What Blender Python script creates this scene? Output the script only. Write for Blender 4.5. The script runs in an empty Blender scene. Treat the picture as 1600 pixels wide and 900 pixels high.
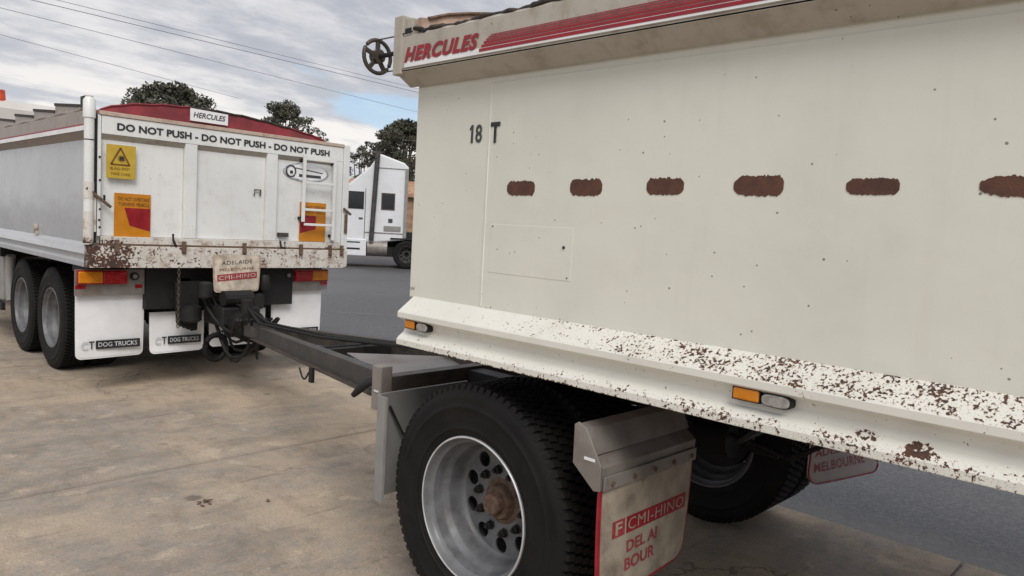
import bpy, bmesh, math, random
import numpy as np
from mathutils import Vector, Matrix
random.seed(7)
RNG = np.random.default_rng(7)
PI = math.pi
SC = bpy.context.scene
COL = SC.collection

# ------------------------------------------------------------------ camera
cam_d = bpy.data.cameras.new('camera')
cam = bpy.data.objects.new('camera', cam_d)
COL.objects.link(cam)
RM = [[0.69438462, -0.01929429, 0.71934535],
      [-0.71746939, -0.09550341, 0.69001216],
      [0.05538664, -0.9952421, -0.08015916]]
m = Matrix.Identity(4)
for i in range(3):
    m[i][0] = RM[i][0]
    m[i][1] = -RM[i][1]
    m[i][2] = -RM[i][2]
m[2][3] = 1.65
cam.matrix_world = m
cam_d.sensor_width = 36
cam_d.lens = 26.01
cam_d.clip_start = 0.05
cam_d.clip_end = 3000
SC.camera = cam

# ------------------------------------------------------------------ node helpers
def N(nt, kind, **kw):
    n = nt.nodes.new(kind)
    for k, v in kw.items():
        if k in n.inputs.keys():
            n.inputs[k].default_value = v
        else:
            setattr(n, k, v)
    return n

def L(nt, a, b):
    nt.links.new(a, b)

def val(nt, x, sock):
    if isinstance(x, (int, float)):
        sock.default_value = x
    else:
        L(nt, x, sock)

def M_(nt, op, a, b=0.0, c=None, clamp=False):
    n = nt.nodes.new('ShaderNodeMath')
    n.operation = op
    n.use_clamp = clamp
    val(nt, a, n.inputs[0])
    val(nt, b, n.inputs[1])
    if c is not None:
        val(nt, c, n.inputs[2])
    return n.outputs[0]

def SM(nt, x, lo, hi, a=0.0, b=1.0):
    if lo > hi:
        lo, hi, a, b = hi, lo, b, a
    n = nt.nodes.new('ShaderNodeMapRange')
    n.interpolation_type = 'SMOOTHSTEP'
    val(nt, x, n.inputs[0])
    n.inputs[1].default_value = lo
    n.inputs[2].default_value = hi
    n.inputs[3].default_value = a
    n.inputs[4].default_value = b
    return n.outputs[0]

def MIX(nt, fac, a, b, mode='MIX'):
    n = nt.nodes.new('ShaderNodeMix')
    n.data_type = 'RGBA'
    n.blend_type = mode
    val(nt, fac, n.inputs[0])
    for x, s in ((a, n.inputs[6]), (b, n.inputs[7])):
        if isinstance(x, tuple):
            s.default_value = (x[0], x[1], x[2], 1)
        else:
            L(nt, x, s)
    return n.outputs[2]

def NOISE(nt, vec, scale, detail=3, rough=0.55, stretch=None, offset=None):
    if stretch or offset:
        mp = nt.nodes.new('ShaderNodeMapping')
        L(nt, vec, mp.inputs[0])
        if stretch:
            mp.inputs['Scale'].default_value = stretch
        if offset:
            mp.inputs['Location'].default_value = offset
        vec = mp.outputs[0]
    n = nt.nodes.new('ShaderNodeTexNoise')
    L(nt, vec, n.inputs['Vector'])
    n.inputs['Scale'].default_value = scale
    n.inputs['Detail'].default_value = detail
    n.inputs['Roughness'].default_value = rough
    return n.outputs[0]

# ------------------------------------------------------------------ world: broken cloud over pale blue
W = bpy.data.worlds.new('World')
SC.world = W
W.use_nodes = True
nt = W.node_tree
nt.nodes.clear()
SUN_EL, SUN_AZ = math.radians(46), math.radians(214)   # azimuth clockwise from +Y
sky = N(nt, 'ShaderNodeTexSky', sky_type='NISHITA')
sky.sun_disc = False
sky.sun_elevation = SUN_EL
sky.sun_rotation = SUN_AZ
tc = nt.nodes.new('ShaderNodeTexCoord')
sep = nt.nodes.new('ShaderNodeSeparateXYZ')
L(nt, tc.outputs['Generated'], sep.inputs[0])
zz = M_(nt, 'ADD', M_(nt, 'MAXIMUM', sep.outputs[2], 0.0), 0.16)
cmb = nt.nodes.new('ShaderNodeCombineXYZ')
L(nt, M_(nt, 'DIVIDE', sep.outputs[0], zz), cmb.inputs[0])
L(nt, M_(nt, 'DIVIDE', sep.outputs[1], zz), cmb.inputs[1])
cv = cmb.outputs[0]
n1 = NOISE(nt, cv, 0.95, 8, 0.56, (1.0, 1.3, 1), (3.1, 1.7, 0))
n2 = NOISE(nt, cv, 0.7, 6, 0.6, None, (8.2, 4.4, 2.0))
n3 = NOISE(nt, cv, 3.2, 6, 0.62, (1, 1.6, 1), (1.2, 9.4, 0))
shade = SM(nt, M_(nt, 'ADD', M_(nt, 'MULTIPLY', n1, 0.66), M_(nt, 'MULTIPLY', n3, 0.34)), 0.43, 0.59)
low = SM(nt, sep.outputs[2], 0.08, 0.24)               # clouds are brighter and warmer towards the horizon
grey = MIX(nt, low, (3.8, 3.95, 4.3), (3.15, 3.3, 3.7))
white = MIX(nt, low, (6.4, 6.2, 5.95), (5.2, 5.15, 5.3))
cloud = MIX(nt, shade, grey, white)
vs = nt.nodes.new('ShaderNodeVectorMath')
vs.operation = 'SUBTRACT'
L(nt, tc.outputs['Generated'], vs.inputs[0])
vs.inputs[1].default_value = (0.5763, 0.8055, 0.1385)
vm = nt.nodes.new('ShaderNodeVectorMath')
vm.operation = 'MULTIPLY'
L(nt, vs.outputs[0], vm.inputs[0])
vm.inputs[1].default_value = (1.0, 1.0, 3.2)
vl = nt.nodes.new('ShaderNodeVectorMath')
vl.operation = 'LENGTH'
L(nt, vm.outputs[0], vl.inputs[0])
gap = SM(nt, M_(nt, 'ADD', n2, M_(nt, 'MULTIPLY', SM(nt, vl.outputs['Value'], 0.14, 0.02), 0.22)), 0.585, 0.66)
blue = MIX(nt, 0.5, sky.outputs[0], (3.0, 4.0, 5.1))
allsky = MIX(nt, M_(nt, 'MULTIPLY', gap, 0.8), cloud, blue)
bg = nt.nodes.new('ShaderNodeBackground')
L(nt, allsky, bg.inputs[0])
bg.inputs[1].default_value = 0.1
wo = nt.nodes.new('ShaderNodeOutputWorld')
L(nt, bg.outputs[0], wo.inputs[0])

sun_d = bpy.data.lights.new('sun', 'SUN')
sun_d.energy = 1.5
sun_d.angle = math.radians(30)
sun_d.color = (1.0, 0.965, 0.91)
sun = bpy.data.objects.new('sun', sun_d)
COL.objects.link(sun)
sd = Vector((math.sin(SUN_AZ) * math.cos(SUN_EL), math.cos(SUN_AZ) * math.cos(SUN_EL), math.sin(SUN_EL)))
sun.rotation_euler = sd.to_track_quat('Z', 'Y').to_euler()
sun.location = sd * 50

SC.view_settings.view_transform = 'Standard'
SC.view_settings.look = 'None'
SC.view_settings.exposure = 0.6
SC.view_settings.gamma = 1.0

# ------------------------------------------------------------------ materials
def mat_base(name, rough=0.5, metal=0.0, spec=0.5):
    mt = bpy.data.materials.new(name)
    mt.use_nodes = True
    t = mt.node_tree
    b = t.nodes['Principled BSDF']
    b.inputs['Roughness'].default_value = rough
    b.inputs['Metallic'].default_value = metal
    b.inputs['Specular IOR Level'].default_value = spec
    pos = t.nodes.new('ShaderNodeNewGeometry').outputs['Position']
    return mt, t, b, pos

def bump(t, b, h, strength, dist=0.01):
    n = t.nodes.new('ShaderNodeBump')
    n.inputs['Strength'].default_value = strength
    n.inputs['Distance'].default_value = dist
    L(t, h, n.inputs['Height'])
    L(t, n.outputs[0], b.inputs['Normal'])

def plain(name, c, rough=0.5, metal=0.0, var=0.15, scale=12, grime=None, gamt=0.3, bmp=0.0, spec=0.5):
    mt, t, b, pos = mat_base(name, rough, metal, spec)
    n = NOISE(t, pos, scale, 4)
    lo = tuple(x * (1 - var) for x in c)
    hi = tuple(min(1, x * (1 + var)) for x in c)
    col = MIX(t, SM(t, n, 0.35, 0.65), lo, hi)
    if grime:
        g = NOISE(t, pos, scale * 0.45, 6, 0.65, None, (4, 4, 4))
        col = MIX(t, M_(t, 'MULTIPLY', SM(t, g, 0.45, 0.7), gamt), col, grime)
    L(t, col, b.inputs['Base Color'])
    r = SM(t, n, 0.3, 0.7, max(0.05, rough - 0.08), min(1, rough + 0.1))
    L(t, r, b.inputs['Roughness'])
    if bmp:
        bump(t, b, NOISE(t, pos, scale * 6, 4), bmp, 0.004)
    return mt

RUST = (0.085, 0.035, 0.02)
def painted(name, c, chips=None, dirt=(0.30, 0.24, 0.17), dirt_amt=0.25, rough=0.36, chipscale=100, streak=0.3, specks=True):
    """aged truck paint: slight tone drift, dust, rare pits, rust chips where chips(t,pos) says so"""
    mt, t, b, pos = mat_base(name, rough, 0.0, 0.45)
    n = NOISE(t, pos, 1.7, 4, 0.5)
    col = MIX(t, SM(t, n, 0.3, 0.7), tuple(x * 0.94 for x in c), tuple(min(1, x * 1.03) for x in c))
    st = NOISE(t, pos, 3.0, 5, 0.6, (6, 6, 0.5))
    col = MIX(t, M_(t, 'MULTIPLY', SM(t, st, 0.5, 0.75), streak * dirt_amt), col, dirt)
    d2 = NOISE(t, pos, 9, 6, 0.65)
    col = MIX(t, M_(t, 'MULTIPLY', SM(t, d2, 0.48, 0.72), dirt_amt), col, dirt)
    if specks:
        vo = t.nodes.new('ShaderNodeTexVoronoi')
        L(t, pos, vo.inputs['Vector'])
        vo.inputs['Scale'].default_value = 21
        sp = M_(t, 'MULTIPLY', M_(t, 'LESS_THAN', M_(t, 'ADD', vo.outputs['Distance'], M_(t, 'MULTIPLY', NOISE(t, pos, 40, 3), 0.12)), 0.125),
                M_(t, 'GREATER_THAN', NOISE(t, pos, 5, 3, 0.5, None, (2, 5, 1)), 0.49))
        col = MIX(t, M_(t, 'MULTIPLY', sp, 0.75), col, (0.10, 0.075, 0.06))
    if chips:
        dens = chips(t, pos)
        cl_ = SM(t, NOISE(t, pos, 9, 4, 0.6, None, (1, 8, 3)), 0.36, 0.64, 0.62, 1.25)
        dens = M_(t, 'MULTIPLY', dens, cl_)
        a = NOISE(t, pos, chipscale, 3, 0.6)
        bb = NOISE(t, pos, chipscale * 0.22, 4, 0.6, None, (7, 3, 2))
        s = M_(t, 'ADD', M_(t, 'MULTIPLY', a, 0.68), M_(t, 'MULTIPLY', bb, 0.32))
        k = SM(t, M_(t, 'ADD', s, M_(t, 'MULTIPLY', dens, 0.120)), 0.655, 0.672)
        ring = SM(t, M_(t, 'ADD', s, M_(t, 'MULTIPLY', dens, 0.120)), 0.615, 0.665)
        col = MIX(t, M_(t, 'MULTIPLY', ring, 0.5), col, (0.36, 0.20, 0.12))
        rc = MIX(t, SM(t, NOISE(t, pos, 30, 3), 0.4, 0.6), RUST, (0.045, 0.03, 0.028))
        col = MIX(t, k, col, rc)
        fs = NOISE(t, pos, 230, 2, 0.5, None, (3, 3, 9))
        fk = M_(t, 'MULTIPLY', SM(t, fs, 0.60, 0.66), SM(t, dens, 0.15, 0.8))
        col = MIX(t, M_(t, 'MULTIPLY', fk, 0.5), col, (0.16, 0.12, 0.10))
        L(t, SM(t, k, 0, 1, rough, 0.85), b.inputs['Roughness'])
        bump(t, b, M_(t, 'MULTIPLY', k, -1), 0.35, 0.003)
    else:
        bump(t, b, M_(t, 'ADD', NOISE(t, pos, 2.6, 3), M_(t, 'MULTIPLY', NOISE(t, pos, 55, 2), 0.015)), 0.22, 0.03)
    L(t, col, b.inputs['Base Color'])
    return mt

def sepz(t, pos):
    s = t.nodes.new('ShaderNodeSeparateXYZ')
    L(t, pos, s.inputs[0])
    return s.outputs

def blob(t, pos, cx, cy, cz, ry, rz):
    s = sepz(t, pos)
    a = M_(t, 'POWER', M_(t, 'DIVIDE', M_(t, 'SUBTRACT', s[1], cy), ry), 2)
    c = M_(t, 'POWER', M_(t, 'DIVIDE', M_(t, 'SUBTRACT', s[2], cz), rz), 2)
    return SM(t, M_(t, 'ADD', a, c), 1.4, 0.3)

def rail_chips(t, pos):
    s = sepz(t, pos)
    up = SM(t, s[2], 1.262, 1.272)
    top = M_(t, 'MULTIPLY', up, SM(t, s[1], 2.35, 0.9, 0.05, 1.05))
    dn = SM(t, s[2], 1.178, 1.160)
    bot = M_(t, 'MULTIPLY', dn, SM(t, s[1], 2.4, 0.7, 0.35, 0.9))
    e = M_(t, 'MULTIPLY', M_(t, 'MULTIPLY', SM(t, s[2], 1.134, 1.128), SM(t, s[1], 2.45, 2.2)), SM(t, s[1], 1.2, 1.6, 0, 1.0))
    d = M_(t, 'MAXIMUM', top, bot)
    d = M_(t, 'ADD', d, e)
    d = M_(t, 'ADD', d, M_(t, 'MULTIPLY', blob(t, pos, 0, 0.612, 1.178, 0.040, 0.012), 1.7))
    d = M_(t, 'ADD', d, M_(t, 'MULTIPLY', blob(t, pos, 0, 0.488, 1.172, 0.036, 0.017), 1.6))
    return d

def beam_chips(t, pos):
    s = sepz(t, pos)
    a = SM(t, s[2], 1.42, 1.30, 0.0, 0.66)
    l = SM(t, s[0], 2.42, 2.15, 0, 1.2)
    return M_(t, 'ADD', a, M_(t, 'MULTIPLY', l, SM(t, s[2], 1.42, 1.34)))

CREAM = (0.685, 0.68, 0.60)
WHITE = (0.70, 0.70, 0.675)
MT = {}
MT['cream'] = painted('cream_paint', CREAM, dirt_amt=0.045, streak=1.0)
MT['rail'] = painted('cream_paint_chipped_rail', (0.725, 0.71, 0.645), rail_chips, dirt_amt=0.08, specks=False)
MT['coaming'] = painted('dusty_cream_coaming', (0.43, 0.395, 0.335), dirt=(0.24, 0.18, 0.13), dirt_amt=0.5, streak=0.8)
MT['soffit'] = painted('cream_underside', (0.62, 0.59, 0.52), dirt_amt=0.25)
MT['white'] = painted('white_tailgate_paint', (0.74, 0.745, 0.73), dirt_amt=0.13, streak=0.6)
MT['whitebeam'] = painted('rusty_white_beam', (0.66, 0.63, 0.58), beam_chips, dirt=(0.27, 0.16, 0.10), dirt_amt=0.85, chipscale=55)
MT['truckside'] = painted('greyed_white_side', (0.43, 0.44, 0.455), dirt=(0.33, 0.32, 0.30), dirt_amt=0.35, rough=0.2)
MT['plaster'] = painted('clean_white_paint', (0.70, 0.71, 0.73), dirt_amt=0.08, specks=False)
MT['interior'] = plain('rusty_peach_interior', (0.42, 0.30, 0.23), 0.8, var=0.25, scale=9, grime=(0.2, 0.08, 0.04), gamt=0.6)
MT['red'] = plain('red_vinyl', (0.28, 0.012, 0.022), 0.45, var=0.12)
MT['redfade'] = plain('faded_red_vinyl', (0.30, 0.04, 0.05), 0.5, var=0.2, scale=40)
MT['tarp'] = plain('red_tarpaulin', (0.22, 0.025, 0.033), 0.6, var=0.25, scale=5, grime=(0.16, 0.04, 0.03), gamt=0.5, bmp=0.3)
MT['darktarp'] = plain('black_tarp_edge', (0.045, 0.035, 0.03), 0.8, var=0.5, scale=30, bmp=0.6)
MT['primer'] = plain('brown_primer', (0.095, 0.040, 0.024), 0.7, var=0.2, scale=30, grime=(0.06, 0.022, 0.018), gamt=0.6, bmp=0.3)
MT['black'] = plain('black_print', (0.02, 0.02, 0.022), 0.5)
MT['greyink'] = plain('grey_print', (0.05, 0.05, 0.055), 0.55)
MT['rubber'] = plain('tyre_rubber', (0.0085, 0.008, 0.008), 0.7, var=0.3, scale=8, grime=(0.022, 0.018, 0.015), gamt=0.3, bmp=0.15, spec=0.22)
MT['rim'] = plain('dull_alloy', (0.155, 0.158, 0.167), 0.5, 0.2, 0.12, 14, (0.07, 0.06, 0.055), 0.5)
MT['hub'] = plain('rusty_hub', (0.145, 0.092, 0.062), 0.75, 0.1, 0.3, 40, (0.06, 0.03, 0.02), 0.5, bmp=0.4)
MT['dark'] = plain('dark_chassis', (0.007, 0.0065, 0.0065), 0.7, 0.0, 0.4, 14, (0.018, 0.013, 0.01), 0.4, bmp=0.2)
MT['steel'] = plain('greasy_grey_steel', (0.055, 0.052, 0.05), 0.5, 0.3, 0.2, 10, (0.13, 0.10, 0.075), 0.55, bmp=0.15)
MT['steel2'] = plain('brown_grey_steel', (0.075, 0.062, 0.052), 0.55, 0.3, 0.2, 14, (0.10, 0.07, 0.05), 0.5)
MT['silver'] = plain('dull_stainless', (0.26, 0.235, 0.215), 0.5, 0.3, 0.12, 9, (0.14, 0.10, 0.075), 0.6)
MT['guard'] = plain('grey_plastic_guard', (0.25, 0.245, 0.235), 0.5, 0, 0.08, 6, (0.18, 0.16, 0.14), 0.3)
MT['flapwhite'] = plain('white_flap', (0.80, 0.80, 0.81), 0.5, 0, 0.04, 5, (0.45, 0.42, 0.38), 0.25)
MT['flapdirty'] = plain('grimy_cream_flap', (0.58, 0.50, 0.41), 0.6, 0, 0.15, 12, (0.20, 0.14, 0.09), 0.7)
MT['flapgrimy'] = plain('filthy_flap', (0.33, 0.285, 0.225), 0.65, 0, 0.15, 9, (0.11, 0.08, 0.055), 0.75)
MT['seam'] = plain('pale_weld', (0.76, 0.75, 0.67), 0.5, var=0.05)
MT['lip'] = painted('rusty_tan_lip', (0.50, 0.40, 0.32), dirt=(0.25, 0.08, 0.05), dirt_amt=0.7, specks=False)
MT['lip_glint'] = plain('painted_lip_highlight', (0.62, 0.62, 0.62), 0.35, 0.4, 0.1)  # pale colour stands in for the highlight along the rim lip
MT['cabpaint'] = painted('pale_warm_cab_paint', (0.60, 0.565, 0.535), dirt_amt=0.12, specks=False)
MT['truckcoaming'] = painted('brown_dusty_coaming', (0.27, 0.215, 0.18), dirt=(0.13, 0.08, 0.06), dirt_amt=0.5, specks=False)
MT['flapthin'] = plain('thin_pale_flap', (0.80, 0.76, 0.74), 0.5, 0, 0.04, 5)
_t = MT['flapthin'].node_tree
_tr = _t.nodes.new('ShaderNodeBsdfTranslucent')
_tr.inputs[0].default_value = (0.8, 0.74, 0.72, 1)
_mx = _t.nodes.new('ShaderNodeMixShader')
_mx.inputs[0].default_value = 0.6
_t.links.new(_t.nodes['Principled BSDF'].outputs[0], _mx.inputs[1])
_t.links.new(_tr.outputs[0], _mx.inputs[2])
_t.links.new(_mx.outputs[0], _t.nodes['Material Output'].inputs[0])
MT['amber'] = plain('amber_lens', (0.60, 0.20, 0.01), 0.25, 0, 0.08)
MT['beacon'] = plain('orange_red_beacon', (0.55, 0.06, 0.015), 0.3)
MT['redlens'] = plain('red_lens', (0.35, 0.012, 0.015), 0.22, 0, 0.15)
MT['lens'] = plain('grey_lens', (0.38, 0.37, 0.36), 0.15, 0.4, 0.2, 60)
MT['yellow'] = plain('yellow_sign', (0.50, 0.34, 0.035), 0.5, 0, 0.06)
MT['ochre'] = plain('ochre_print', (0.17, 0.075, 0.01), 0.5)
MT['orange'] = plain('orange_reflective', (0.52, 0.195, 0.006), 0.4, 0, 0.05)
MT['redref'] = plain('red_reflective', (0.26, 0.006, 0.012), 0.4)
MT['glass'] = plain('dark_glass', (0.015, 0.017, 0.02), 0.08, 0, 0.1)
MT['chrome'] = plain('chrome_badge', (0.55, 0.58, 0.62), 0.2, 0.8, 0.1)
MT['timber'] = plain('brown_brick', (0.30, 0.18, 0.11), 0.8, 0, 0.25, 3)
MT['roof'] = plain('terracotta_roof', (0.42, 0.24, 0.15), 0.8, 0, 0.2, 4)
MT['bark'] = plain('grey_bark', (0.16, 0.13, 0.10), 0.9, 0, 0.3, 4)
MT['wire'] = plain('black_cable', (0.22, 0.22, 0.24), 0.6)
MT['linepaint'] = plain('worn_line_paint', (0.17, 0.17, 0.172), 0.7, 0, 0.3, 6)

def leafmat(name, c):
    mt, t, b, pos = mat_base(name, 0.7, 0, 0.2)
    n = NOISE(t, pos, 0.9, 4)
    n2_ = NOISE(t, pos, 7, 2)
    col = MIX(t, SM(t, n, 0.35, 0.65), tuple(x * 0.6 for x in c), tuple(x * 1.4 for x in c))
    col = MIX(t, M_(t, 'MULTIPLY', SM(t, n2_, 0.5, 0.7), 0.4), col, (0.12, 0.10, 0.07))
    L(t, col, b.inputs['Base Color'])
    return mt
MT['leaf'] = leafmat('dark_eucalypt_leaf', (0.095, 0.096, 0.072))

# concrete
mt, t, b, pos = mat_base('stained_concrete', 0.8, 0, 0.3)
s = sepz(t, pos)
nA = NOISE(t, pos, 0.55, 9, 0.68, None, (3, 1, 0))
nB = NOISE(t, pos, 2.6, 9, 0.7, (1.0, 1.0, 1), (0, 7, 0))
nC = NOISE(t, pos, 9, 7, 0.75)
nD = NOISE(t, pos, 70, 4, 0.7)
nE = NOISE(t, pos, 2.2, 8, 0.72, (2.6, 0.7, 1), (5, 2, 0))
col = MIX(t, SM(t, nA, 0.40, 0.60), (0.305, 0.272, 0.235), (0.51, 0.405, 0.293))
col = MIX(t, M_(t, 'MULTIPLY', SM(t, nB, 0.47, 0.68), 0.6), col, (0.195, 0.172, 0.145))
col = MIX(t, M_(t, 'MULTIPLY', SM(t, nE, 0.50, 0.64), 0.4), col, (0.22, 0.17, 0.115))
col = MIX(t, M_(t, 'MULTIPLY', SM(t, nC, 0.42, 0.56), 0.4), col, (0.47, 0.365, 0.27))
nS = NOISE(t, pos, 3.5, 7, 0.7, (0.35, 4.0, 1), (2, 6, 0))
col = MIX(t, M_(t, 'MULTIPLY', M_(t, 'MULTIPLY', SM(t, nS, 0.56, 0.66), SM(t, nB, 0.40, 0.55)), 0.5), col, (0.155, 0.125, 0.10))
nT = NOISE(t, pos, 4.5, 7, 0.72, None, (9, 1, 0))
col = MIX(t, M_(t, 'MULTIPLY', SM(t, nT, 0.56, 0.64), 0.45), col, (0.60, 0.485, 0.37))
col = MIX(t, M_(t, 'MULTIPLY', SM(t, nD, 0.4, 0.7), 0.38), col, (0.13, 0.105, 0.085))
# tyre sweep marks, curved
wv = t.nodes.new('ShaderNodeTexWave')
wv.wave_type = 'RINGS'
mp = t.nodes.new('ShaderNodeMapping')
L(t, pos, mp.inputs[0])
mp.inputs['Location'].default_value = (6.0, 1.0, 0)
L(t, mp.outputs[0], wv.inputs['Vector'])
wv.inputs['Scale'].default_value = 0.55
wv.inputs['Distortion'].default_value = 9
wv.inputs['Detail'].default_value = 8
wv.inputs['Detail Roughness'].default_value = 0.75
col = MIX(t, M_(t, 'MULTIPLY', M_(t, 'MULTIPLY', SM(t, wv.outputs[1], 0.6, 0.95), SM(t, nA, 0.6, 0.4)), 0.22), col, (0.15, 0.125, 0.105))
# oil drops and dark spots
vo = t.nodes.new('ShaderNodeTexVoronoi')
L(t, pos, vo.inputs['Vector'])
vo.inputs['Scale'].default_value = 1.5
vo.inputs['Randomness'].default_value = 1.0
sp = SM(t, M_(t, 'ADD', vo.outputs['Distance'], M_(t, 'MULTIPLY', nC, 0.12)), 0.15, 0.10)
col = MIX(t, M_(t, 'MULTIPLY', sp, 0.75), col, (0.12, 0.09, 0.075))
# grime beside the joints and the slab edge
for yj in (-3.0, 0.86, 4.72, 8.58):
    dj = M_(t, 'ABSOLUTE', M_(t, 'SUBTRACT', s[1], yj))
    col = MIX(t, M_(t, 'MULTIPLY', SM(t, M_(t, 'ADD', dj, M_(t, 'MULTIPLY', nC, 0.1)), 0.12, 0.03), 0.45), col, (0.2, 0.165, 0.14))
L(t, col, b.inputs['Base Color'])
# hairline cracks
vc = t.nodes.new('ShaderNodeTexVoronoi')
vc.feature = 'DISTANCE_TO_EDGE'
mpc = t.nodes.new('ShaderNodeVectorMath')
mpc.operation = 'ADD'
nw = t.nodes.new('ShaderNodeTexNoise')
L(t, pos, nw.inputs['Vector'])
nw.inputs['Scale'].default_value = 2.0
nw.inputs['Detail'].default_value = 6
vsc = t.nodes.new('ShaderNodeVectorMath')
vsc.operation = 'SCALE'
L(t, nw.outputs['Color'], vsc.inputs[0])
vsc.inputs['Scale'].default_value = 0.8
L(t, pos, mpc.inputs[0])
L(t, vsc.outputs[0], mpc.inputs[1])
L(t, mpc.outputs[0], vc.inputs['Vector'])
vc.inputs['Scale'].default_value = 0.33
crk = M_(t, 'MULTIPLY', SM(t, vc.outputs['Distance'], 0.0028, 0.0012), SM(t, nA, 0.42, 0.55))
col = MIX(t, M_(t, 'MULTIPLY', crk, 0.6), col, (0.11, 0.085, 0.07))
L(t, col, b.inputs['Base Color'])
bump(t, b, M_(t, 'ADD', nD, M_(t, 'MULTIPLY', nC, 0.6)), 0.35, 0.006)
MT['concrete'] = mt

mt, t, b, pos = mat_base('grey_asphalt', 0.55, 0, 0.55)
nA = NOISE(t, pos, 0.3, 5, 0.6)
nB = NOISE(t, pos, 42, 4, 0.8)
nC = NOISE(t, pos, 3, 7, 0.7)
s = sepz(t, pos)
col = MIX(t, SM(t, nA, 0.35, 0.65), (0.060, 0.061, 0.066), (0.085, 0.086, 0.090))
col = MIX(t, M_(t, 'MULTIPLY', SM(t, nB, 0.47, 0.60), 0.55), col, (0.17, 0.167, 0.167))
col = MIX(t, M_(t, 'MULTIPLY', SM(t, nB, 0.5, 0.38), 0.5), col, (0.03, 0.03, 0.034))
col = MIX(t, M_(t, 'MULTIPLY', SM(t, nC, 0.5, 0.7), 0.3), col, (0.065, 0.064, 0.068))
dj = M_(t, 'SUBTRACT', s[0], 4.52)
col = MIX(t, M_(t, 'MULTIPLY', SM(t, M_(t, 'ADD', dj, M_(t, 'MULTIPLY', nC, 0.5)), 0.75, 0.25), 0.4), col, (0.22, 0.20, 0.175))
L(t, col, b.inputs['Base Color'])
bump(t, b, nB, 0.5, 0.006)
MT['asphalt'] = mt

# ------------------------------------------------------------------ mesh builder
class MB:
    def __init__(self):
        self.v = []
        self.f = []

    def add(self, vs, fs):
        k = len(self.v)
        self.v += [tuple(p) for p in vs]
        self.f += [tuple(i + k for i in q) for q in fs]
        return self

    def box(self, x0, x1, y0, y1, z0, z1):
        vs = [(x, y, z) for x in (x0, x1) for y in (y0, y1) for z in (z0, z1)]
        fs = [(0, 1, 3, 2), (4, 6, 7, 5), (0, 4, 5, 1), (2, 3, 7, 6), (0, 2, 6, 4), (1, 5, 7, 3)]
        return self.add(vs, fs)

    def prism(self, poly, axis, a0, a1):
        """poly: 2d points in the other two axes, in order (x,y,z minus axis)"""
        n = len(poly)
        vs = []
        for a in (a0, a1):
            for p in poly:
                q = list(p)
                q.insert(axis, a)
                vs.append(tuple(q))
        fs = [tuple(range(n)), tuple(range(2 * n - 1, n - 1, -1))]
        fs += [(i, (i + 1) % n, n + (i + 1) % n, n + i) for i in range(n)]
        return self.add(vs, fs)

    def sweep(self, poly, y0, y1, ends=True):
        return self.prism(poly, 1, y0, y1)

    def tube(self, pts, r, n=8, caps=True):
        pts = [Vector(p) for p in pts]
        rs = r if isinstance(r, (list, tuple)) else [r] * len(pts)
        k = len(self.v)
        for i, p in enumerate(pts):
            d = (pts[min(i + 1, len(pts) - 1)] - pts[max(i - 1, 0)]).normalized()
            up = Vector((0, 0, 1)) if abs(d.z) < 0.9 else Vector((1, 0, 0))
            a = d.cross(up).normalized()
            c = a.cross(d)
            for j in range(n):
                th = 2 * PI * j / n
                self.v.append(tuple(p + (a * math.cos(th) + c * math.sin(th)) * rs[i]))
        for i in range(len(pts) - 1):
            for j in range(n):
                q = (j + 1) % n
                self.f.append((k + i * n + j, k + i * n + q, k + (i + 1) * n + q, k + (i + 1) * n + j))
        if caps:
            self.f.append(tuple(k + j for j in range(n))[::-1])
            self.f.append(tuple(k + (len(pts) - 1) * n + j for j in range(n)))
        return self

    def bar(self, a, b_, w, h):
        """box beam from a to b, width w (horizontal) and height h, a/b are the centre line"""
        a, b_ = Vector(a), Vector(b_)
        d = (b_ - a).normalized()
        side = d.cross(Vector((0, 0, 1)))
        side = side.normalized() if side.length > 1e-3 else Vector((1, 0, 0))
        up = side.cross(d)
        vs = []
        for p in (a, b_):
            for sx, sz in ((-1, -1), (1, -1), (1, 1), (-1, 1)):
                vs.append(p + side * sx * w / 2 + up * sz * h / 2)
        return self.add(vs, [(0, 1, 2, 3), (7, 6, 5, 4), (0, 4, 5, 1), (1, 5, 6, 2), (2, 6, 7, 3), (3, 7, 4, 0)])

    def lathe(self, prof, n=48, c=(0, 0, 0), closed=False):
        """profile of (x, r) turned about the X axis"""
        k = len(self.v)
        for (x, r) in prof:
            for j in range(n):
                th = 2 * PI * j / n
                self.v.append((c[0] + x, c[1] + r * math.cos(th), c[2] + r * math.sin(th)))
        m_ = len(prof)
        rng = m_ if closed else m_ - 1
        for i in range(rng):
            for j in range(n):
                q = (j + 1) % n
                i2 = (i + 1) % m_
                self.f.append((k + i * n + j, k + i2 * n + j, k + i2 * n + q, k + i * n + q))
        return self

    def quad(self, *ps):
        return self.add(ps, [tuple(range(len(ps)))])

    def build(self, name, mat, parent=None, smooth=None, bevel=0.0, org=None, loc=None):
        me = bpy.data.meshes.new(name)
        o_ = org if org is not None else (parent_org(parent) if parent else (0, 0, 0))
        me.from_pydata([(x - o_[0], y - o_[1], z - o_[2]) for x, y, z in self.v], [], self.f)
        me.validate()
        bm = bmesh.new()
        bm.from_mesh(me)
        bmesh.ops.recalc_face_normals(bm, faces=bm.faces)
        bm.to_mesh(me)
        bm.free()
        if smooth:
            me.polygons.foreach_set('use_smooth', [True] * len(me.polygons))
            me.set_sharp_from_angle(angle=math.radians(smooth))
        me.materials.append(MT[mat])
        o = bpy.data.objects.new(name, me)
        COL.objects.link(o)
        if parent:
            o.parent = parent
        if loc:
            o.location = loc
        if bevel:
            md = o.modifiers.new('bevel', 'BEVEL')
            md.width = bevel
            md.segments = 2
            md.limit_method = 'ANGLE'
            md.angle_limit = math.radians(50)
        return o

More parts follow.
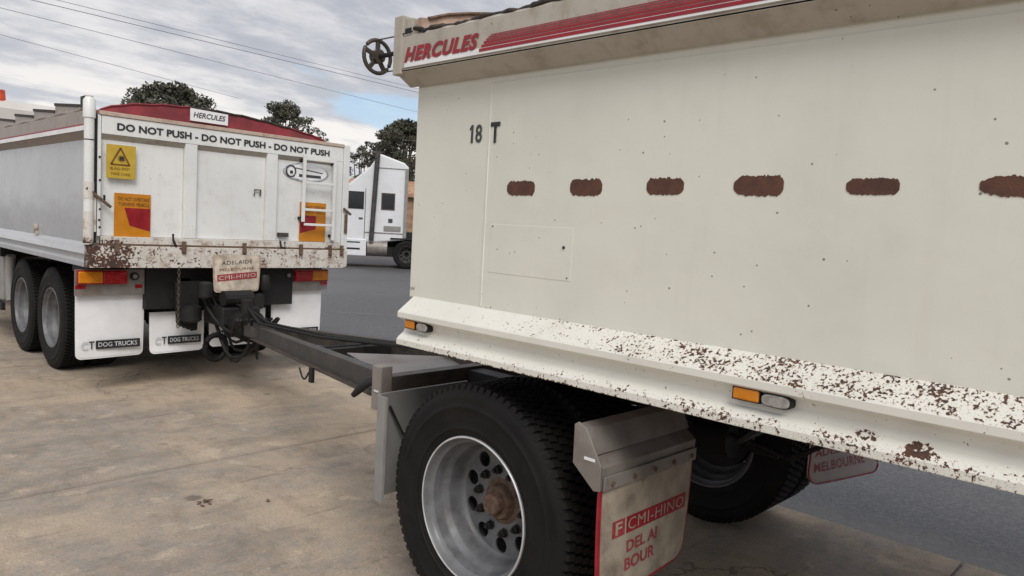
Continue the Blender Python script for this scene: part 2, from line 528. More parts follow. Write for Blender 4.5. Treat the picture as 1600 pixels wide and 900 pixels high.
def parent_org(p):
    """world offset of a parent chain (no rotations used inside it)"""
    x = Vector((0, 0, 0))
    while p is not None:
        if p.get('_local'):
            return (0, 0, 0)
        x += p.location
        p = p.parent
    return tuple(x)

LOCALS = []
def thing(name, label, cat, loc, rz=0, group=None, local=False):
    o = bpy.data.objects.new(name, None)
    COL.objects.link(o)
    o.location = loc
    o.rotation_euler = (0, 0, rz)
    o['label'] = label
    o['category'] = cat
    if group:
        o['group'] = group
    if local:
        o['_local'] = 1
        LOCALS.append(o)
    return o

def tag(o, label, cat, group=None):
    o['label'] = label
    o['category'] = cat
    if group:
        o['group'] = group
    return o

def struct(o, kind='structure'):
    o['kind'] = kind
    return o

def text(name, s, mat, parent, origin, u, v, w, h, shear=0.0, bold=0.0, n_off=0.0015, spacing=1.0):
    """flat lettering fitted to width w and height h; origin = lower left"""
    cu = bpy.data.curves.new('t', 'FONT')
    cu.body = s
    cu.shear = shear
    cu.offset = bold
    cu.space_character = spacing
    cu.resolution_u = 3
    to = bpy.data.objects.new('t', cu)
    COL.objects.link(to)
    dg = bpy.context.evaluated_depsgraph_get()
    me = bpy.data.meshes.new_from_object(to.evaluated_get(dg))
    bpy.data.objects.remove(to)
    bpy.data.curves.remove(cu)
    co = [vv.co.copy() for vv in me.vertices]
    x0 = min(c.x for c in co); x1 = max(c.x for c in co)
    y0 = min(c.y for c in co); y1 = max(c.y for c in co)
    u, v = Vector(u), Vector(v)
    nn = u.cross(v).normalized()
    O = Vector(origin) - Vector(parent_org(parent))
    for vv, c in zip(me.vertices, co):
        vv.co = O + u * ((c.x - x0) / (x1 - x0) * w) + v * ((c.y - y0) / (y1 - y0) * h) + nn * n_off
    me.materials.clear()
    me.materials.append(MT[mat])
    me.name = name
    o = bpy.data.objects.new(name, me)
    COL.objects.link(o)
    o.parent = parent
    return o

UX, UZ, UNY = (1, 0, 0), (0, 0, 1), (0, -1, 0)

# ------------------------------------------------------------------ ground
g = MB()
XS = [-400, -20, 4.52, 60, 500]
g.quad((-600, -600, -0.012), (1500, -600, -0.012), (1500, 1500, -0.012), (-600, 1500, -0.012))
struct(g.build('asphalt_ground', 'asphalt'))
slab = thing('concrete_pavement', '', '', (0, 0, 0))
for k_ in ('label', 'category'):
    del slab[k_]
struct(slab)
ys = [-14.58, -10.72, -6.86, -3.0, 0.86, 4.72, 8.58, 12.44, 16.3]
xs = [-11.0, -7.12, -3.24, 0.64, 4.52]
# bays run 3.86 m one way; the long joint lies under the vehicles' left side
for i in range(len(ys) - 1):
    for (xa, xb) in ((-18.0, -6.74), (-6.74, 4.52)):
        dz = random.uniform(-0.0015, 0.0015)
        MB().box(xa + 0.004, xb - 0.004, ys[i] + 0.008, ys[i + 1] - 0.008, -0.1, dz).build('concrete_slab', 'concrete', slab, bevel=0.004)
# faint painted line far out on the asphalt
pl = MB()
pl.quad((7.2, 11.35, -0.008), (8.3, 10.2, -0.008), (8.36, 10.26, -0.008), (7.26, 11.41, -0.008))
struct(pl.build('painted_line', 'linepaint'))

def scrap(x, y, r, label):
    t_ = MB()
    for k in range(7):
        a = random.uniform(0, 2 * PI)
        c = (x + r * 0.5 * math.cos(a), y + r * 0.5 * math.sin(a))
        b_ = a + random.uniform(-1, 1)
        w_ = r * random.uniform(0.25, 0.5)
        t_.prism([(c[0] - w_ * math.cos(b_), c[1] - w_ * math.sin(b_)), (c[0] + w_ * 0.4 * math.sin(b_), c[1] - w_ * 0.4 * math.cos(b_)),
                  (c[0] + w_ * math.cos(b_), c[1] + w_ * math.sin(b_)), (c[0] - w_ * 0.4 * math.sin(b_), c[1] + w_ * 0.4 * math.cos(b_))], 2, 0.0015 + 0.002 * k, 0.005 + 0.002 * k)
    tag(t_.build('dry_scrap', 'hub'), label, 'litter')
scrap(1.78, 4.02, 0.060, 'larger crumpled brown scrap of dry leaf on the concrete')
scrap(2.08, 3.84, 0.022, 'tiny dark scrap right of the larger one on the concrete')
# ------------------------------------------------------------------ wheels (axis X, outer face towards -X at x=0)
TR = 0.508
def wheel_meshes():
    half = [(0.024, 0.290), (0.016, 0.300), (0.010, 0.315), (0.007, 0.328), (0.003, 0.331), (0.003, 0.337), (0.005, 0.341), (0.002, 0.36), (0.0, 0.385), (0.0, 0.412), (-0.002, 0.415), (-0.002, 0.421), (0.001, 0.424), (0.004, 0.445),
            (0.003, 0.452), (0.008, 0.47), (0.018, 0.487), (0.03, 0.495)]
    Wd = 0.262
    prof = half + [(Wd - x, r) for x, r in reversed(half)]
    ty = MB().lathe(prof, 72)
    tr = MB()
    rows = [(0.014, 0.060, 84, 0), (0.066, 0.104, 84, 0.5), (0.112, 0.150, 84, 0), (0.158, 0.196, 84, 0.5), (0.202, 0.248, 84, 0)]
    for (xa, xb, n, ph) in rows:
        for j in range(n):
            th = 2 * PI * (j + ph) / n
            dt = 2 * PI / n * 0.40
            r0, r1 = 0.480, TR
            ea = 0.012 if xa < 0.02 else 0
            eb = 0.012 if xb > 0.24 else 0
            vs = []
            for (r, x0, x1) in ((r0, xa, xb), (r1, xa + ea, xb - eb)):
                for (x, tt) in ((x0, th - dt), (x1, th - dt * 0.6), (x1, th + dt), (x0, th + dt * 0.6)):
                    vs.append((x, r * math.cos(tt), r * math.sin(tt)))
            tr.add(vs, [(0, 1, 2, 3), (7, 6, 5, 4), (0, 4, 5, 1), (1, 5, 6, 2), (2, 6, 7, 3), (3, 7, 4, 0)])
    rim = MB().lathe([(0.030, 0.300), (0.014, 0.303), (0.009, 0.299), (0.009, 0.292), (0.016, 0.288), (0.030, 0.286), (0.040, 0.279),
                      (0.048, 0.270), (0.085, 0.266), (0.100, 0.262), (0.112, 0.250), (0.125, 0.247), (0.160, 0.245),
                      (0.178, 0.240), (0.188, 0.236), (0.196, 0.226)], 72)
    rim.lathe([(0.196, 0.250), (0.262, 0.262), (0.262, 0.300)], 72)
    return ty, tr, rim

def disc_mesh(name, x, R0, R1, holes, th=0.008):
    cu = bpy.data.curves.new('d', 'CURVE')
    cu.dimensions = '2D'
    cu.fill_mode = 'BOTH'
    cu.extrude = th / 2
    cu.resolution_u = 4
    def circ(cx, cy, r, n):
        sp = cu.splines.new('POLY')
        sp.points.add(n - 1)
        for i in range(n):
            a = 2 * PI * i / n
            sp.points[i].co = (cx + r * math.cos(a), cy + r * math.sin(a), 0, 1)
        sp.use_cyclic_u = True
    circ(0, 0, R1, 64)
    circ(0, 0, R0, 40)
    for (cx, cy, r) in holes:
        circ(cx, cy, r, 20)
    o = bpy.data.objects.new('d', cu)
    COL.objects.link(o)
    dg = bpy.context.evaluated_depsgraph_get()
    me = bpy.data.meshes.new_from_object(o.evaluated_get(dg))
    bpy.data.objects.remove(o)
    bpy.data.curves.remove(cu)
    for v in me.vertices:
        a, b2, c = v.co
        v.co = (x + c, a, b2)
    me.materials.clear()
    me.materials.append(MT['rim'])
    me.name = name
    return me

_ty, _tr, _rim = wheel_meshes()
def _mesh(mb, name, mat, smooth):
    o = mb.build(name, mat, smooth=smooth, org=(0, 0, 0))
    me = o.data
    bpy.data.objects.remove(o)
    return me
ME_TY = _mesh(_ty, 'tyre', 'rubber', 40)
ME_TR = _mesh(_tr, 'tread', 'rubber', None)
ME_RIM = _mesh(_rim, 'rim', 'rim', 35)
holes = [(0.190 * math.cos(2 * PI * (k + 0.25) / 10), 0.190 * math.sin(2 * PI * (k + 0.25) / 10), 0.033) for k in range(10)]
ME_DISC = disc_mesh('wheel_disc', 0.200, 0.085, 0.232, holes)
ME_HUB = _mesh(MB().lathe([(0.262, 0.100), (0.195, 0.097), (0.190, 0.078), (0.165, 0.070), (0.160, 0.066), (0.160, 0.0)], 40)
               .lathe([(0.161, 0.050), (0.128, 0.047), (0.122, 0.041), (0.122, 0.0)], 8), 'hub', 'hub', 40)
ME_NUT = _mesh(MB().lathe([(0.20, 0.021), (0.193, 0.021), (0.191, 0.017), (0.172, 0.017), (0.170, 0.010), (0.158, 0.009), (0.158, 0)], 6), 'wheel_nut', 'dark', 30)
ME_DRUM = _mesh(MB().lathe([(0.262, 0.0), (0.262, 0.21), (0.33, 0.215), (0.40, 0.21), (0.40, 0.0)], 40), 'brake_drum', 'dark', 40)

ME_RIM_DARK = ME_RIM.copy()
ME_RIM_DARK.materials[0] = MT['steel']
ME_DISC_DARK = ME_DISC.copy()
ME_DISC_DARK.materials[0] = MT['steel']

ME_LIP_GLINT = _mesh(MB().lathe([(0.0095, 0.2925), (0.0065, 0.2950), (0.0065, 0.2985), (0.0095, 0.3005)], 72), 'rim_lip_highlight', 'lip_glint', 60)  # thin added ring that paints the glint on the rim lip

def child(name, me, parent, loc=(0, 0, 0), kind=None):
    o = bpy.data.objects.new(name, me)
    COL.objects.link(o)
    o.parent = parent
    o.location = loc
    if kind:
        o['kind'] = kind
    return o

def wheel(parent, x, y, flip=False, hub=True, drum=True, roll=0.0, steer=0.0):
    """x = world X of the outer tyre face"""
    po = parent_org(parent)
    w = bpy.data.objects.new('wheel', None)
    COL.objects.link(w)
    w.parent = parent
    w.location = (x - po[0], y - po[1], 0.508 - po[2])
    w.rotation_euler = (roll, 0, (PI if flip else 0) + steer)
    child('tyre', ME_TY, w)
    child('tread', ME_TR, w, kind='stuff')
    child('rim', ME_RIM, w)
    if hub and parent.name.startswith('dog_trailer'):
        child('rim_lip_highlight', ME_LIP_GLINT, w)
    child('wheel_disc', ME_DISC, w)
    if drum:
        child('brake_drum', ME_DRUM, w)
    if hub:
        child('hub', ME_HUB, w)
        for k in range(10):
            a = 2 * PI * k / 10
            child('wheel_nut', ME_NUT, w, (0, 0.132 * math.cos(a), 0.132 * math.sin(a)))
    return w

def duals(parent, xl, xr, y, steer=0.0, roll=0.0):
    wheel(parent, xl, y, roll=roll)
    wheel(parent, xl + 0.556, y, flip=True, hub=False, drum=False)
    wheel(parent, xr, y, flip=True)
    wheel(parent, xr - 0.556, y, hub=False, drum=False)

# ------------------------------------------------------------------ body cross-sections shared by truck and trailer
def rail_poly(x, sgn):
    """lower side rail profile; x = outermost plane, sgn=+1 when the body lies at larger x"""
    p = [(0.10, 1.330), (0.083, 1.330), (0.005, 1.272), (0.0, 1.266), (0.0, 1.244), (0.012, 1.238), (0.040, 1.226), (0.045, 1.205),
         (0.038, 1.180), (0.012, 1.162), (0.0, 1.150), (0.0, 1.127), (0.012, 1.124), (0.10, 1.124)]
    return [(x + sgn * a, z) for a, z in p]

def coaming_poly(x, sgn, ztop):
    p = [(0.0, 2.292), (0.0, ztop - 0.012), (0.012, ztop), (0.10, ztop), (0.10, 2.236), (0.088, 2.232), (0.012, 2.276), (0.004, 2.279), (0.004, 2.2905)]
    return [(x + sgn * a, z) for a, z in p]

# ------------------------------------------------------------------ dog trailer
XC = 3.21
XL, XR = 1.945, 4.475
YF, YB = 2.575, -3.0
TP = 2.033
tr = thing('dog_trailer', 'cream tipping trailer with brown primer patches and 18 T on its side', 'trailer', (XC, 0, 0))
MB().box(TP, TP + 0.05, YB, YF, 1.325, 2.24).build('side_wall', 'cream', tr, bevel=0.004)
MB().box(TP - 0.0045, TP, YB, 2.112, 1.326, 2.207).build('side_sheet', 'cream', tr, bevel=0.0015)
MB().box(6.42 - TP - 0.05, 6.42 - TP, YB, YF, 1.325, 2.24).build('side_wall', 'cream', tr)
MB().sweep(rail_poly(XL, 1), YB, YF - 0.035).build('side_rail', 'rail', tr, bevel=0.002)
MB().sweep(rail_poly(XR, -1), YB, YF - 0.035).build('side_rail', 'rail', tr)
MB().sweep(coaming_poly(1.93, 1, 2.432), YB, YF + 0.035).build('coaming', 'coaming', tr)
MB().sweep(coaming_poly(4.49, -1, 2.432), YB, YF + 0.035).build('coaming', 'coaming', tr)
MB().box(1.934, 1.9355, YB, YF + 0.03, 2.2800, 2.2850).build('seam_line', 'black', tr)  # thin black strip along the coaming's lower seam
MB().box(TP + 0.05, 6.42 - TP - 0.05, YF - 0.05, YF, 1.325, 2.44).build('front_wall', 'cream', tr)
MB().box(TP + 0.05, 6.42 - TP - 0.05, YB, YF - 0.05, 1.25, 1.33).build('floor', 'interior', tr)
MB().box(TP + 0.05, 6.42 - TP - 0.05, YB, YB + 0.05, 1.33, 2.43).build('tailgate', 'cream', tr)
# arched front bow board with dark trim
arch = [(1.99, 2.44), (1.955, 2.44), (1.955, 2.495)] + [(1.99 + 2.44 * k / 20, 2.50 + 0.20 * max(0, math.sin(PI * k / 20)) ** 0.8) for k in range(21)] + [(4.43, 2.44)]
MB().prism(arch, 1, 2.478, 2.50).build('front_bow_board', 'interior', tr)
rimp = [(1.99 + 2.44 * k / 24, 2.474, 2.498 + 0.20 * max(0, math.sin(PI * k / 24)) ** 0.8) for k in range(25)]
MB().tube(rimp, 0.008, 6).build('bow_trim', 'hub', tr, smooth=60)
# corner post
MB().box(1.928, 2.0, 2.565, 2.625, 2.27, 2.512).box(1.945, 1.99, 2.52, 2.566, 2.43, 2.50).build('corner_post', 'coaming', tr, bevel=0.004)
MB().box(1.926, 1.9285, 2.505, 2.545, 2.43, 2.452).tube([(1.94, 2.50, 2.45), (1.93, 2.44, 2.437), (1.935, 2.42, 2.425)], 0.009, 8).build('tarp_hook', 'dark', tr)
# lumpy tarp edge lying along the coaming top
pts, rr = [], []
for i in range(220):
    y = 2.47 - i * 0.02
    pts.append((1.945 + 0.006 * math.sin(i * 0.9), y, 2.432 + 0.004 * math.sin(i * 0.37) + 0.003 * random.random() + (0.018 * min(1, max(0, (1.9 - y) / 0.3)))))
    rr.append((0.006 + 0.006 * random.random()) * (1 if y > 1.9 else 1 + 1.6 * min(1, (1.9 - y) / 0.3)))
MB().tube(pts, rr, 8).build('tarp_edge', 'darktarp', tr, smooth=60)
# lettering and stripes on the coaming
MB().box(1.9290, 1.9298, 0.2 - 2.0, 2.545, 2.294, 2.316).build('sticker_backing', 'flapwhite', tr)
MT['flapwhite']
text('lettering', 'HERCULES', 'red', tr, (1.9285, 2.545, 2.312), UNY, UZ, 0.452, 0.0625, shear=0.3, bold=0.05, spacing=1.12)
for i, (z0, z1) in enumerate([(2.302, 2.314), (2.317, 2.327), (2.330, 2.338), (2.3405, 2.3465), (2.349, 2.3535), (2.356, 2.359)]):
    MB().box(1.9280, 1.9286, YB, 2.09 - 0.012 * i, z0, z1).build('red_stripe', 'red' if i < 3 else 'redfade', tr)
# 18 T
MB().prism([(2.223, 1.981), (2.211, 1.981), (2.211, 2.053), (2.220, 2.053), (2.231, 2.040), (2.231, 2.031), (2.222, 2.037)], 0, TP - 0.0025, TP - 0.001).build('lettering', 'greyink', tr)
text('lettering', '8', 'greyink', tr, (TP - 0.001, 2.197, 1.981), UNY, UZ, 0.038, 0.072, bold=0.02)
text('lettering', 'T', 'black', tr, (TP - 0.006, 2.106, 1.976), UNY, UZ, 0.052, 0.080, bold=0.035)
# primer patches
for (y0, y1, h, zc) in [(2.0, 1.858, 0.058, 1.803), (1.688, 1.548, 0.062, 1.806), (1.368, 1.232, 0.057, 1.810), (1.064, 0.913, 0.062, 1.812), (0.742, 0.611, 0.046, 1.810), (0.436, 0.29, 0.052, 1.811)]:
    w = y0 - y1
    n = 34
    top, bot = [], []
    rL, rR = random.uniform(0.15, 0.6), random.uniform(0.05, 0.4)
    for k in range(n + 1):
        s_ = k / n
        env = min(1, 0.35 + (1 - 0.5 * rL) * 0.65 * (s_ / (0.05 + 0.30 * rL)) ** 0.6, 0.40 + 0.6 * ((1 - s_) / (0.05 + 0.25 * rR)) ** 0.6)
        jt = random.uniform(-0.16, 0.14) * (1 if random.random() < 0.6 else 0.3)
        jb = random.uniform(-0.12, 0.12) * (1 if random.random() < 0.5 else 0.3)
        top.append((y0 - w * s_, zc + h / 2 * min(1, env) * (0.90 + jt)))
        bot.append((y0 - w * s_, zc - h / 2 * min(1, env) * (0.95 + jb)))
    MB().prism(top + bot[::-1], 0, TP - 0.0062, TP - 0.004).build('primer_patch', 'primer', tr)
# access hatch
MB().box(TP - 0.0058, TP - 0.004, 1.662, 2.078, 1.474, 1.663).build('access_hatch', 'cream', tr, bevel=0.001)
MB().lathe([(0, 0.0), (0, 0.0055), (0.004, 0.0055)], 12, c=(TP - 0.0095, 1.70, 1.592)).build('hatch_lock', 'black', tr)
for (yy, zz_) in ((2.066, 1.655), (1.677, 1.485)):
    MB().lathe([(0, 0.0), (0, 0.0025), (0.003, 0.0025)], 8, c=(TP - 0.0088, yy, zz_)).build('rivet', 'steel2', tr)
# vertical weld seam on front plate
MB().tube([(TP - 0.002, 2.1135, 1.335), (TP - 0.002, 2.1135, 2.20)], 0.0045, 6).build('weld_seam', 'seam', tr)
text('lettering', 'UV', 'greyink', tr, (TP - 0.001, 2.568, 1.358), UNY, UZ, 0.03, 0.013)
# side marker lamps
def marker(yc, w=0.078, zc=1.219):
    o = MB().box(1.953, 1.992, yc - w / 2, yc + w / 2, zc - 0.0165, zc + 0.0165).build('marker_lamp', 'amber', tr, bevel=0.005)
    b_ = MB().box(1.958, 1.992, yc - w / 2 - 0.003, yc + w / 2 + 0.003, zc - 0.019, zc + 0.019).build('lamp_base', 'dark', o, org=parent_org(tr))
    return o
def oval(yc, w=0.080, zc=1.217):
    poly = [(yc + w / 2 * math.copysign(abs(math.cos(a)) ** 0.6, math.cos(a)), zc + 0.0165 * math.copysign(abs(math.sin(a)) ** 0.7, math.sin(a))) for a in [2 * PI * k / 28 for k in range(28)]]
    big = [(yc + (y - yc) * 1.12, zc + (z - zc) * 1.22) for y, z in poly]
    o = MB().prism(big, 0, 1.960, 1.992).build('position_lamp', 'dark', tr, bevel=0.003)
    MB().prism(poly, 0, 1.953, 1.961).build('lamp_lens', 'lens', o, bevel=0.003, org=parent_org(tr))
marker(2.466, 0.062)
oval(2.386, 0.066)
marker(0.940)
oval(0.853)
# chassis
for x in (2.78, 3.55):
    MB().box(x, x + 0.09, YB, 2.1, 0.945, 1.23).build('chassis_rail', 'dark', tr)
for y in (2.35, 1.0, 0.2, -0.8, -1.8, -2.8):
    MB().box(2.10, 4.32, y, y + 0.08, 1.10, 1.245).build('cross_member', 'dark', tr)
MB().lathe([(0, 0), (0, 0.55), (0.07, 0.55), (0.07, 0)], 40).build('turntable_tmp', 'dark')
tt = bpy.data.objects['turntable_tmp']
tt.name = 'turntable'
tt.parent = tr
tt.rotation_euler = (0, -PI / 2, 0)
tt.location = (0, 2.09, 0.90)
MB().tube([(2.28, 2.09, 0.508), (4.14, 2.09, 0.508)], 0.065, 12).build('axle', 'dark', tr, smooth=50)
for x in (2.62, 3.68):
    sp = MB()
    for k in range(6):
        L_ = 0.52 - 0.06 * k
        sp.box(x, x + 0.08, 2.09 - L_, 2.09 + L_, 0.60 + 0.015 * k - 0.06, 0.613 + 0.015 * k - 0.06)
    sp.build('leaf_spring', 'dark', tr)
    MB().box(x, x + 0.1, 1.55, 2.80, 0.78, 0.90).build('axle_frame_rail', 'dark', tr)
MB().tube([(2.90, 1.95, 0.60), (2.90, 1.74, 0.62)], 0.085, 16).build('brake_chamber', 'dark', tr, smooth=50)
MB().tube([(3.52, 1.95, 0.60), (3.52, 1.74, 0.62)], 0.085, 16).build('brake_chamber', 'dark', tr, smooth=50)
MB().tube([(3.0, 1.0, 0.92), (3.2, 1.3, 0.7), (3.45, 1.6, 0.66), (3.5, 1.75, 0.66)], 0.012, 8).build('air_hose', 'dark', tr, smooth=50)
MB().tube([(2.6, 1.2, 0.95), (3.0, 1.45, 0.78), (3.7, 1.55, 0.74), (3.9, 1.7, 0.7)], 0.010, 8).build('air_hose', 'dark', tr, smooth=50)
duals(tr, 1.995, 4.425, 2.09, roll=0.12)
for y in (-1.15, -2.35):
    duals(tr, 1.995, 4.425, y)
    MB().tube([(2.28, y, 0.508), (4.14, y, 0.508)], 0.065, 12).build('axle', 'dark', tr, smooth=50)
# axle front frame and drawbar
MB().box(2.105, 4.315, 2.80, 2.87, 0.772, 0.915).build('front_beam', 'steel2', tr, bevel=0.003)
MB().prism([(2.20, 2.88), (2.42, 3.62), (2.86, 3.25), (2.70, 2.88)], 2, 0.872, 0.878).build('gusset_plate', 'silver', tr)
MB().box(2.062, 2.128, 2.795, 2.868, 0.757, 0.968).build('frame_end_plate', 'silver', tr, bevel=0.004)
MB().box(4.292, 4.358, 2.795, 2.868, 0.757, 0.968).build('frame_end_plate', 'silver', tr, bevel=0.004)
MB().bar((2.155, 2.90, 0.867), (3.12, 6.05, 0.62), 0.070, 0.11).build('drawbar_arm', 'steel', tr, bevel=0.004)
MB().bar((2.130, 2.90, 0.812), (3.095, 6.05, 0.563), 0.09, 0.012).build('arm_flange', 'steel2', tr)
MB().bar((3.22, 2.90, 0.845), (3.25, 6.05, 0.62), 0.080, 0.11).build('drawbar_arm', 'steel', tr, bevel=0.004)
MB().bar((2.70, 4.55, 0.70), (3.20, 4.55, 0.70), 0.06, 0.08).build('drawbar_cross_brace', 'dark', tr)
MB().box(3.06, 3.36, 5.9, 6.2, 0.57, 0.66).tube([(3.21, 6.15, 0.615), (3.21, 6.45, 0.615)], 0.05, 12).build('drawbar_nose', 'steel', tr, bevel=0.006)
MB().bar((2.60, 4.25, 0.74), (3.82, 4.25, 0.74), 0.06, 0.08).build('drawbar_cross_brace', 'dark', tr)
for (xa, xb) in ((2.56, 3.0), (2.62, 3.08)):
    MB().tube([(xa + 0.22, 2.9, 0.92), (xa + 0.35, 3.5, 0.88), (xb - 0.02, 4.8, 0.76), (xb + 0.05, 5.9, 0.72), (3.2, 6.4, 0.78), (3.1, 6.9, 0.86)], 0.012, 8).build('brake_hose', 'dark', tr, smooth=60)
# hanging bits under the arm
lo_ = [(2.42 - 0.03 * a / PI, 4.14 - 0.16 * a / PI, 0.70 - 0.055 * math.sin(a)) for a in [PI * k / 12 for k in range(13)]]
MB().tube(lo_, 0.006, 6).build('cable_loop', 'dark', tr)
MB().box(2.345, 2.365, 3.87, 3.905, 0.66, 0.75).build('lug', 'dark', tr)
MB().tube([(2.12, 2.87, 0.895), (2.06, 2.89, 0.88), (2.05, 2.95, 0.835), (2.045, 2.99, 0.80)], [0.024, 0.020, 0.020, 0.014], 10).build('jack_handle', 'dark', tr, smooth=50)
# grey guard ahead of the wheel
gp = [(1.985, 2.65), (1.985, 2.71), (2.005, 2.735), (2.06, 2.745), (2.56, 2.745), (2.56, 2.73), (2.06, 2.73), (2.015, 2.722), (1.998, 2.705), (1.998, 2.65)]
MB().prism(gp, 2, 0.375, 0.86).build('wheel_guard', 'guard', tr, smooth=30)
MB().tube([(2.06, 2.715, 0.80), (2.12, 2.70, 0.68), (2.18, 2.69, 0.57)], 0.006, 6).build('guard_strap', 'dark', tr)
MB().box(2.0595, 2.0615, 2.81, 2.845, 0.845, 0.853).build('plate_slot', 'flapwhite', tr)

def flap(parent, x0, x1, y, ztop, zbot, rad=0.06, bend=0.03, mat='flapdirty', border='red', th=0.010, curl=0.0):
    """hanging rubber mud flap with rounded lower corners; it bows a little"""
    def outline(x0, x1, zb, zt, r):
        p = [(x0, zt)]
        for k in range(6):
            a = PI + (PI / 2) * k / 5
            p.append((x0 + r + r * math.cos(a), zb + r + r * math.sin(a)))
        for k in range(6):
            a = 1.5 * PI + (PI / 2) * k / 5
            p.append((x1 - r + r * math.cos(a), zb + r + r * math.sin(a)))
        p.append((x1, zt))
        return p
    def strip(x0, x1, zb, zt, r, off, name, mt_, par, kind=None):
        nz, nx = 12, 8
        mb_ = MB()
        V = []
        for j in range(nz + 1):
            z = zt + (zb + r - zt) * j / 6 if j <= 6 else zb + r * (1 - math.sin(PI / 2 * (j - 6) / (nz - 6)))
            ins = 0.0
            if z < zb + r:
                d = (zb + r - z) / r
                ins = r * (1 - math.sqrt(max(0, 1 - d * d)))
            for i in range(nx + 1):
                x = (x0 + ins) + (x1 - x0 - 2 * ins) * i / nx
                s_ = (zt_all - z) / (zt_all - zb_all)
                u_ = (x - xa_all) / (xb_all - xa_all)
                yy = y - bend * s_ ** 2 * math.cos(u_ * 2.6) - curl * (u_ - 0.2) * s_ + off
                V.append((x, yy, z))
        k0 = len(V)
        V2 = [(a, b3 + th, c) for a, b3, c in V]
        F = []
        for j in range(nz):
            for i in range(nx):
                a = j * (nx + 1) + i
                F.append((a, a + 1, a + nx + 2, a + nx + 1))
                F.append((k0 + a, k0 + a + nx + 1, k0 + a + nx + 2, k0 + a + 1))
        for j in range(nz):
            for i in (0, nx):
                a = j * (nx + 1) + i
                F.append((a, a + nx + 1, k0 + a + nx + 1, k0 + a))
        for i in range(nx):
            for j in (0, nz):
                a = j * (nx + 1) + i
                F.append((a, a + 1, k0 + a + 1, k0 + a))
        mb_.add(V + V2, F)
        return mb_.build(name, mt_, par, smooth=40, org=parent_org(parent))
    zt_all, zb_all, xa_all, xb_all = ztop, zbot, x0, x1
    base = strip(x0, x1, zbot, ztop, rad, 0.004, 'mud_flap', border or mat, parent)
    if border:
        m1 = 0.014
        strip(x0 + m1, x1 - m1, zbot + m1, ztop, rad * 0.85, 0.0, 'flap_face', mat, base)
    return base, (lambda x, z: y - bend * ((ztop - z) / (ztop - zbot)) ** 2 * math.cos((x - x0) / (x1 - x0) * 2.6) - curl * ((x - x0) / (x1 - x0) - 0.2) * ((ztop - z) / (ztop - zbot)))

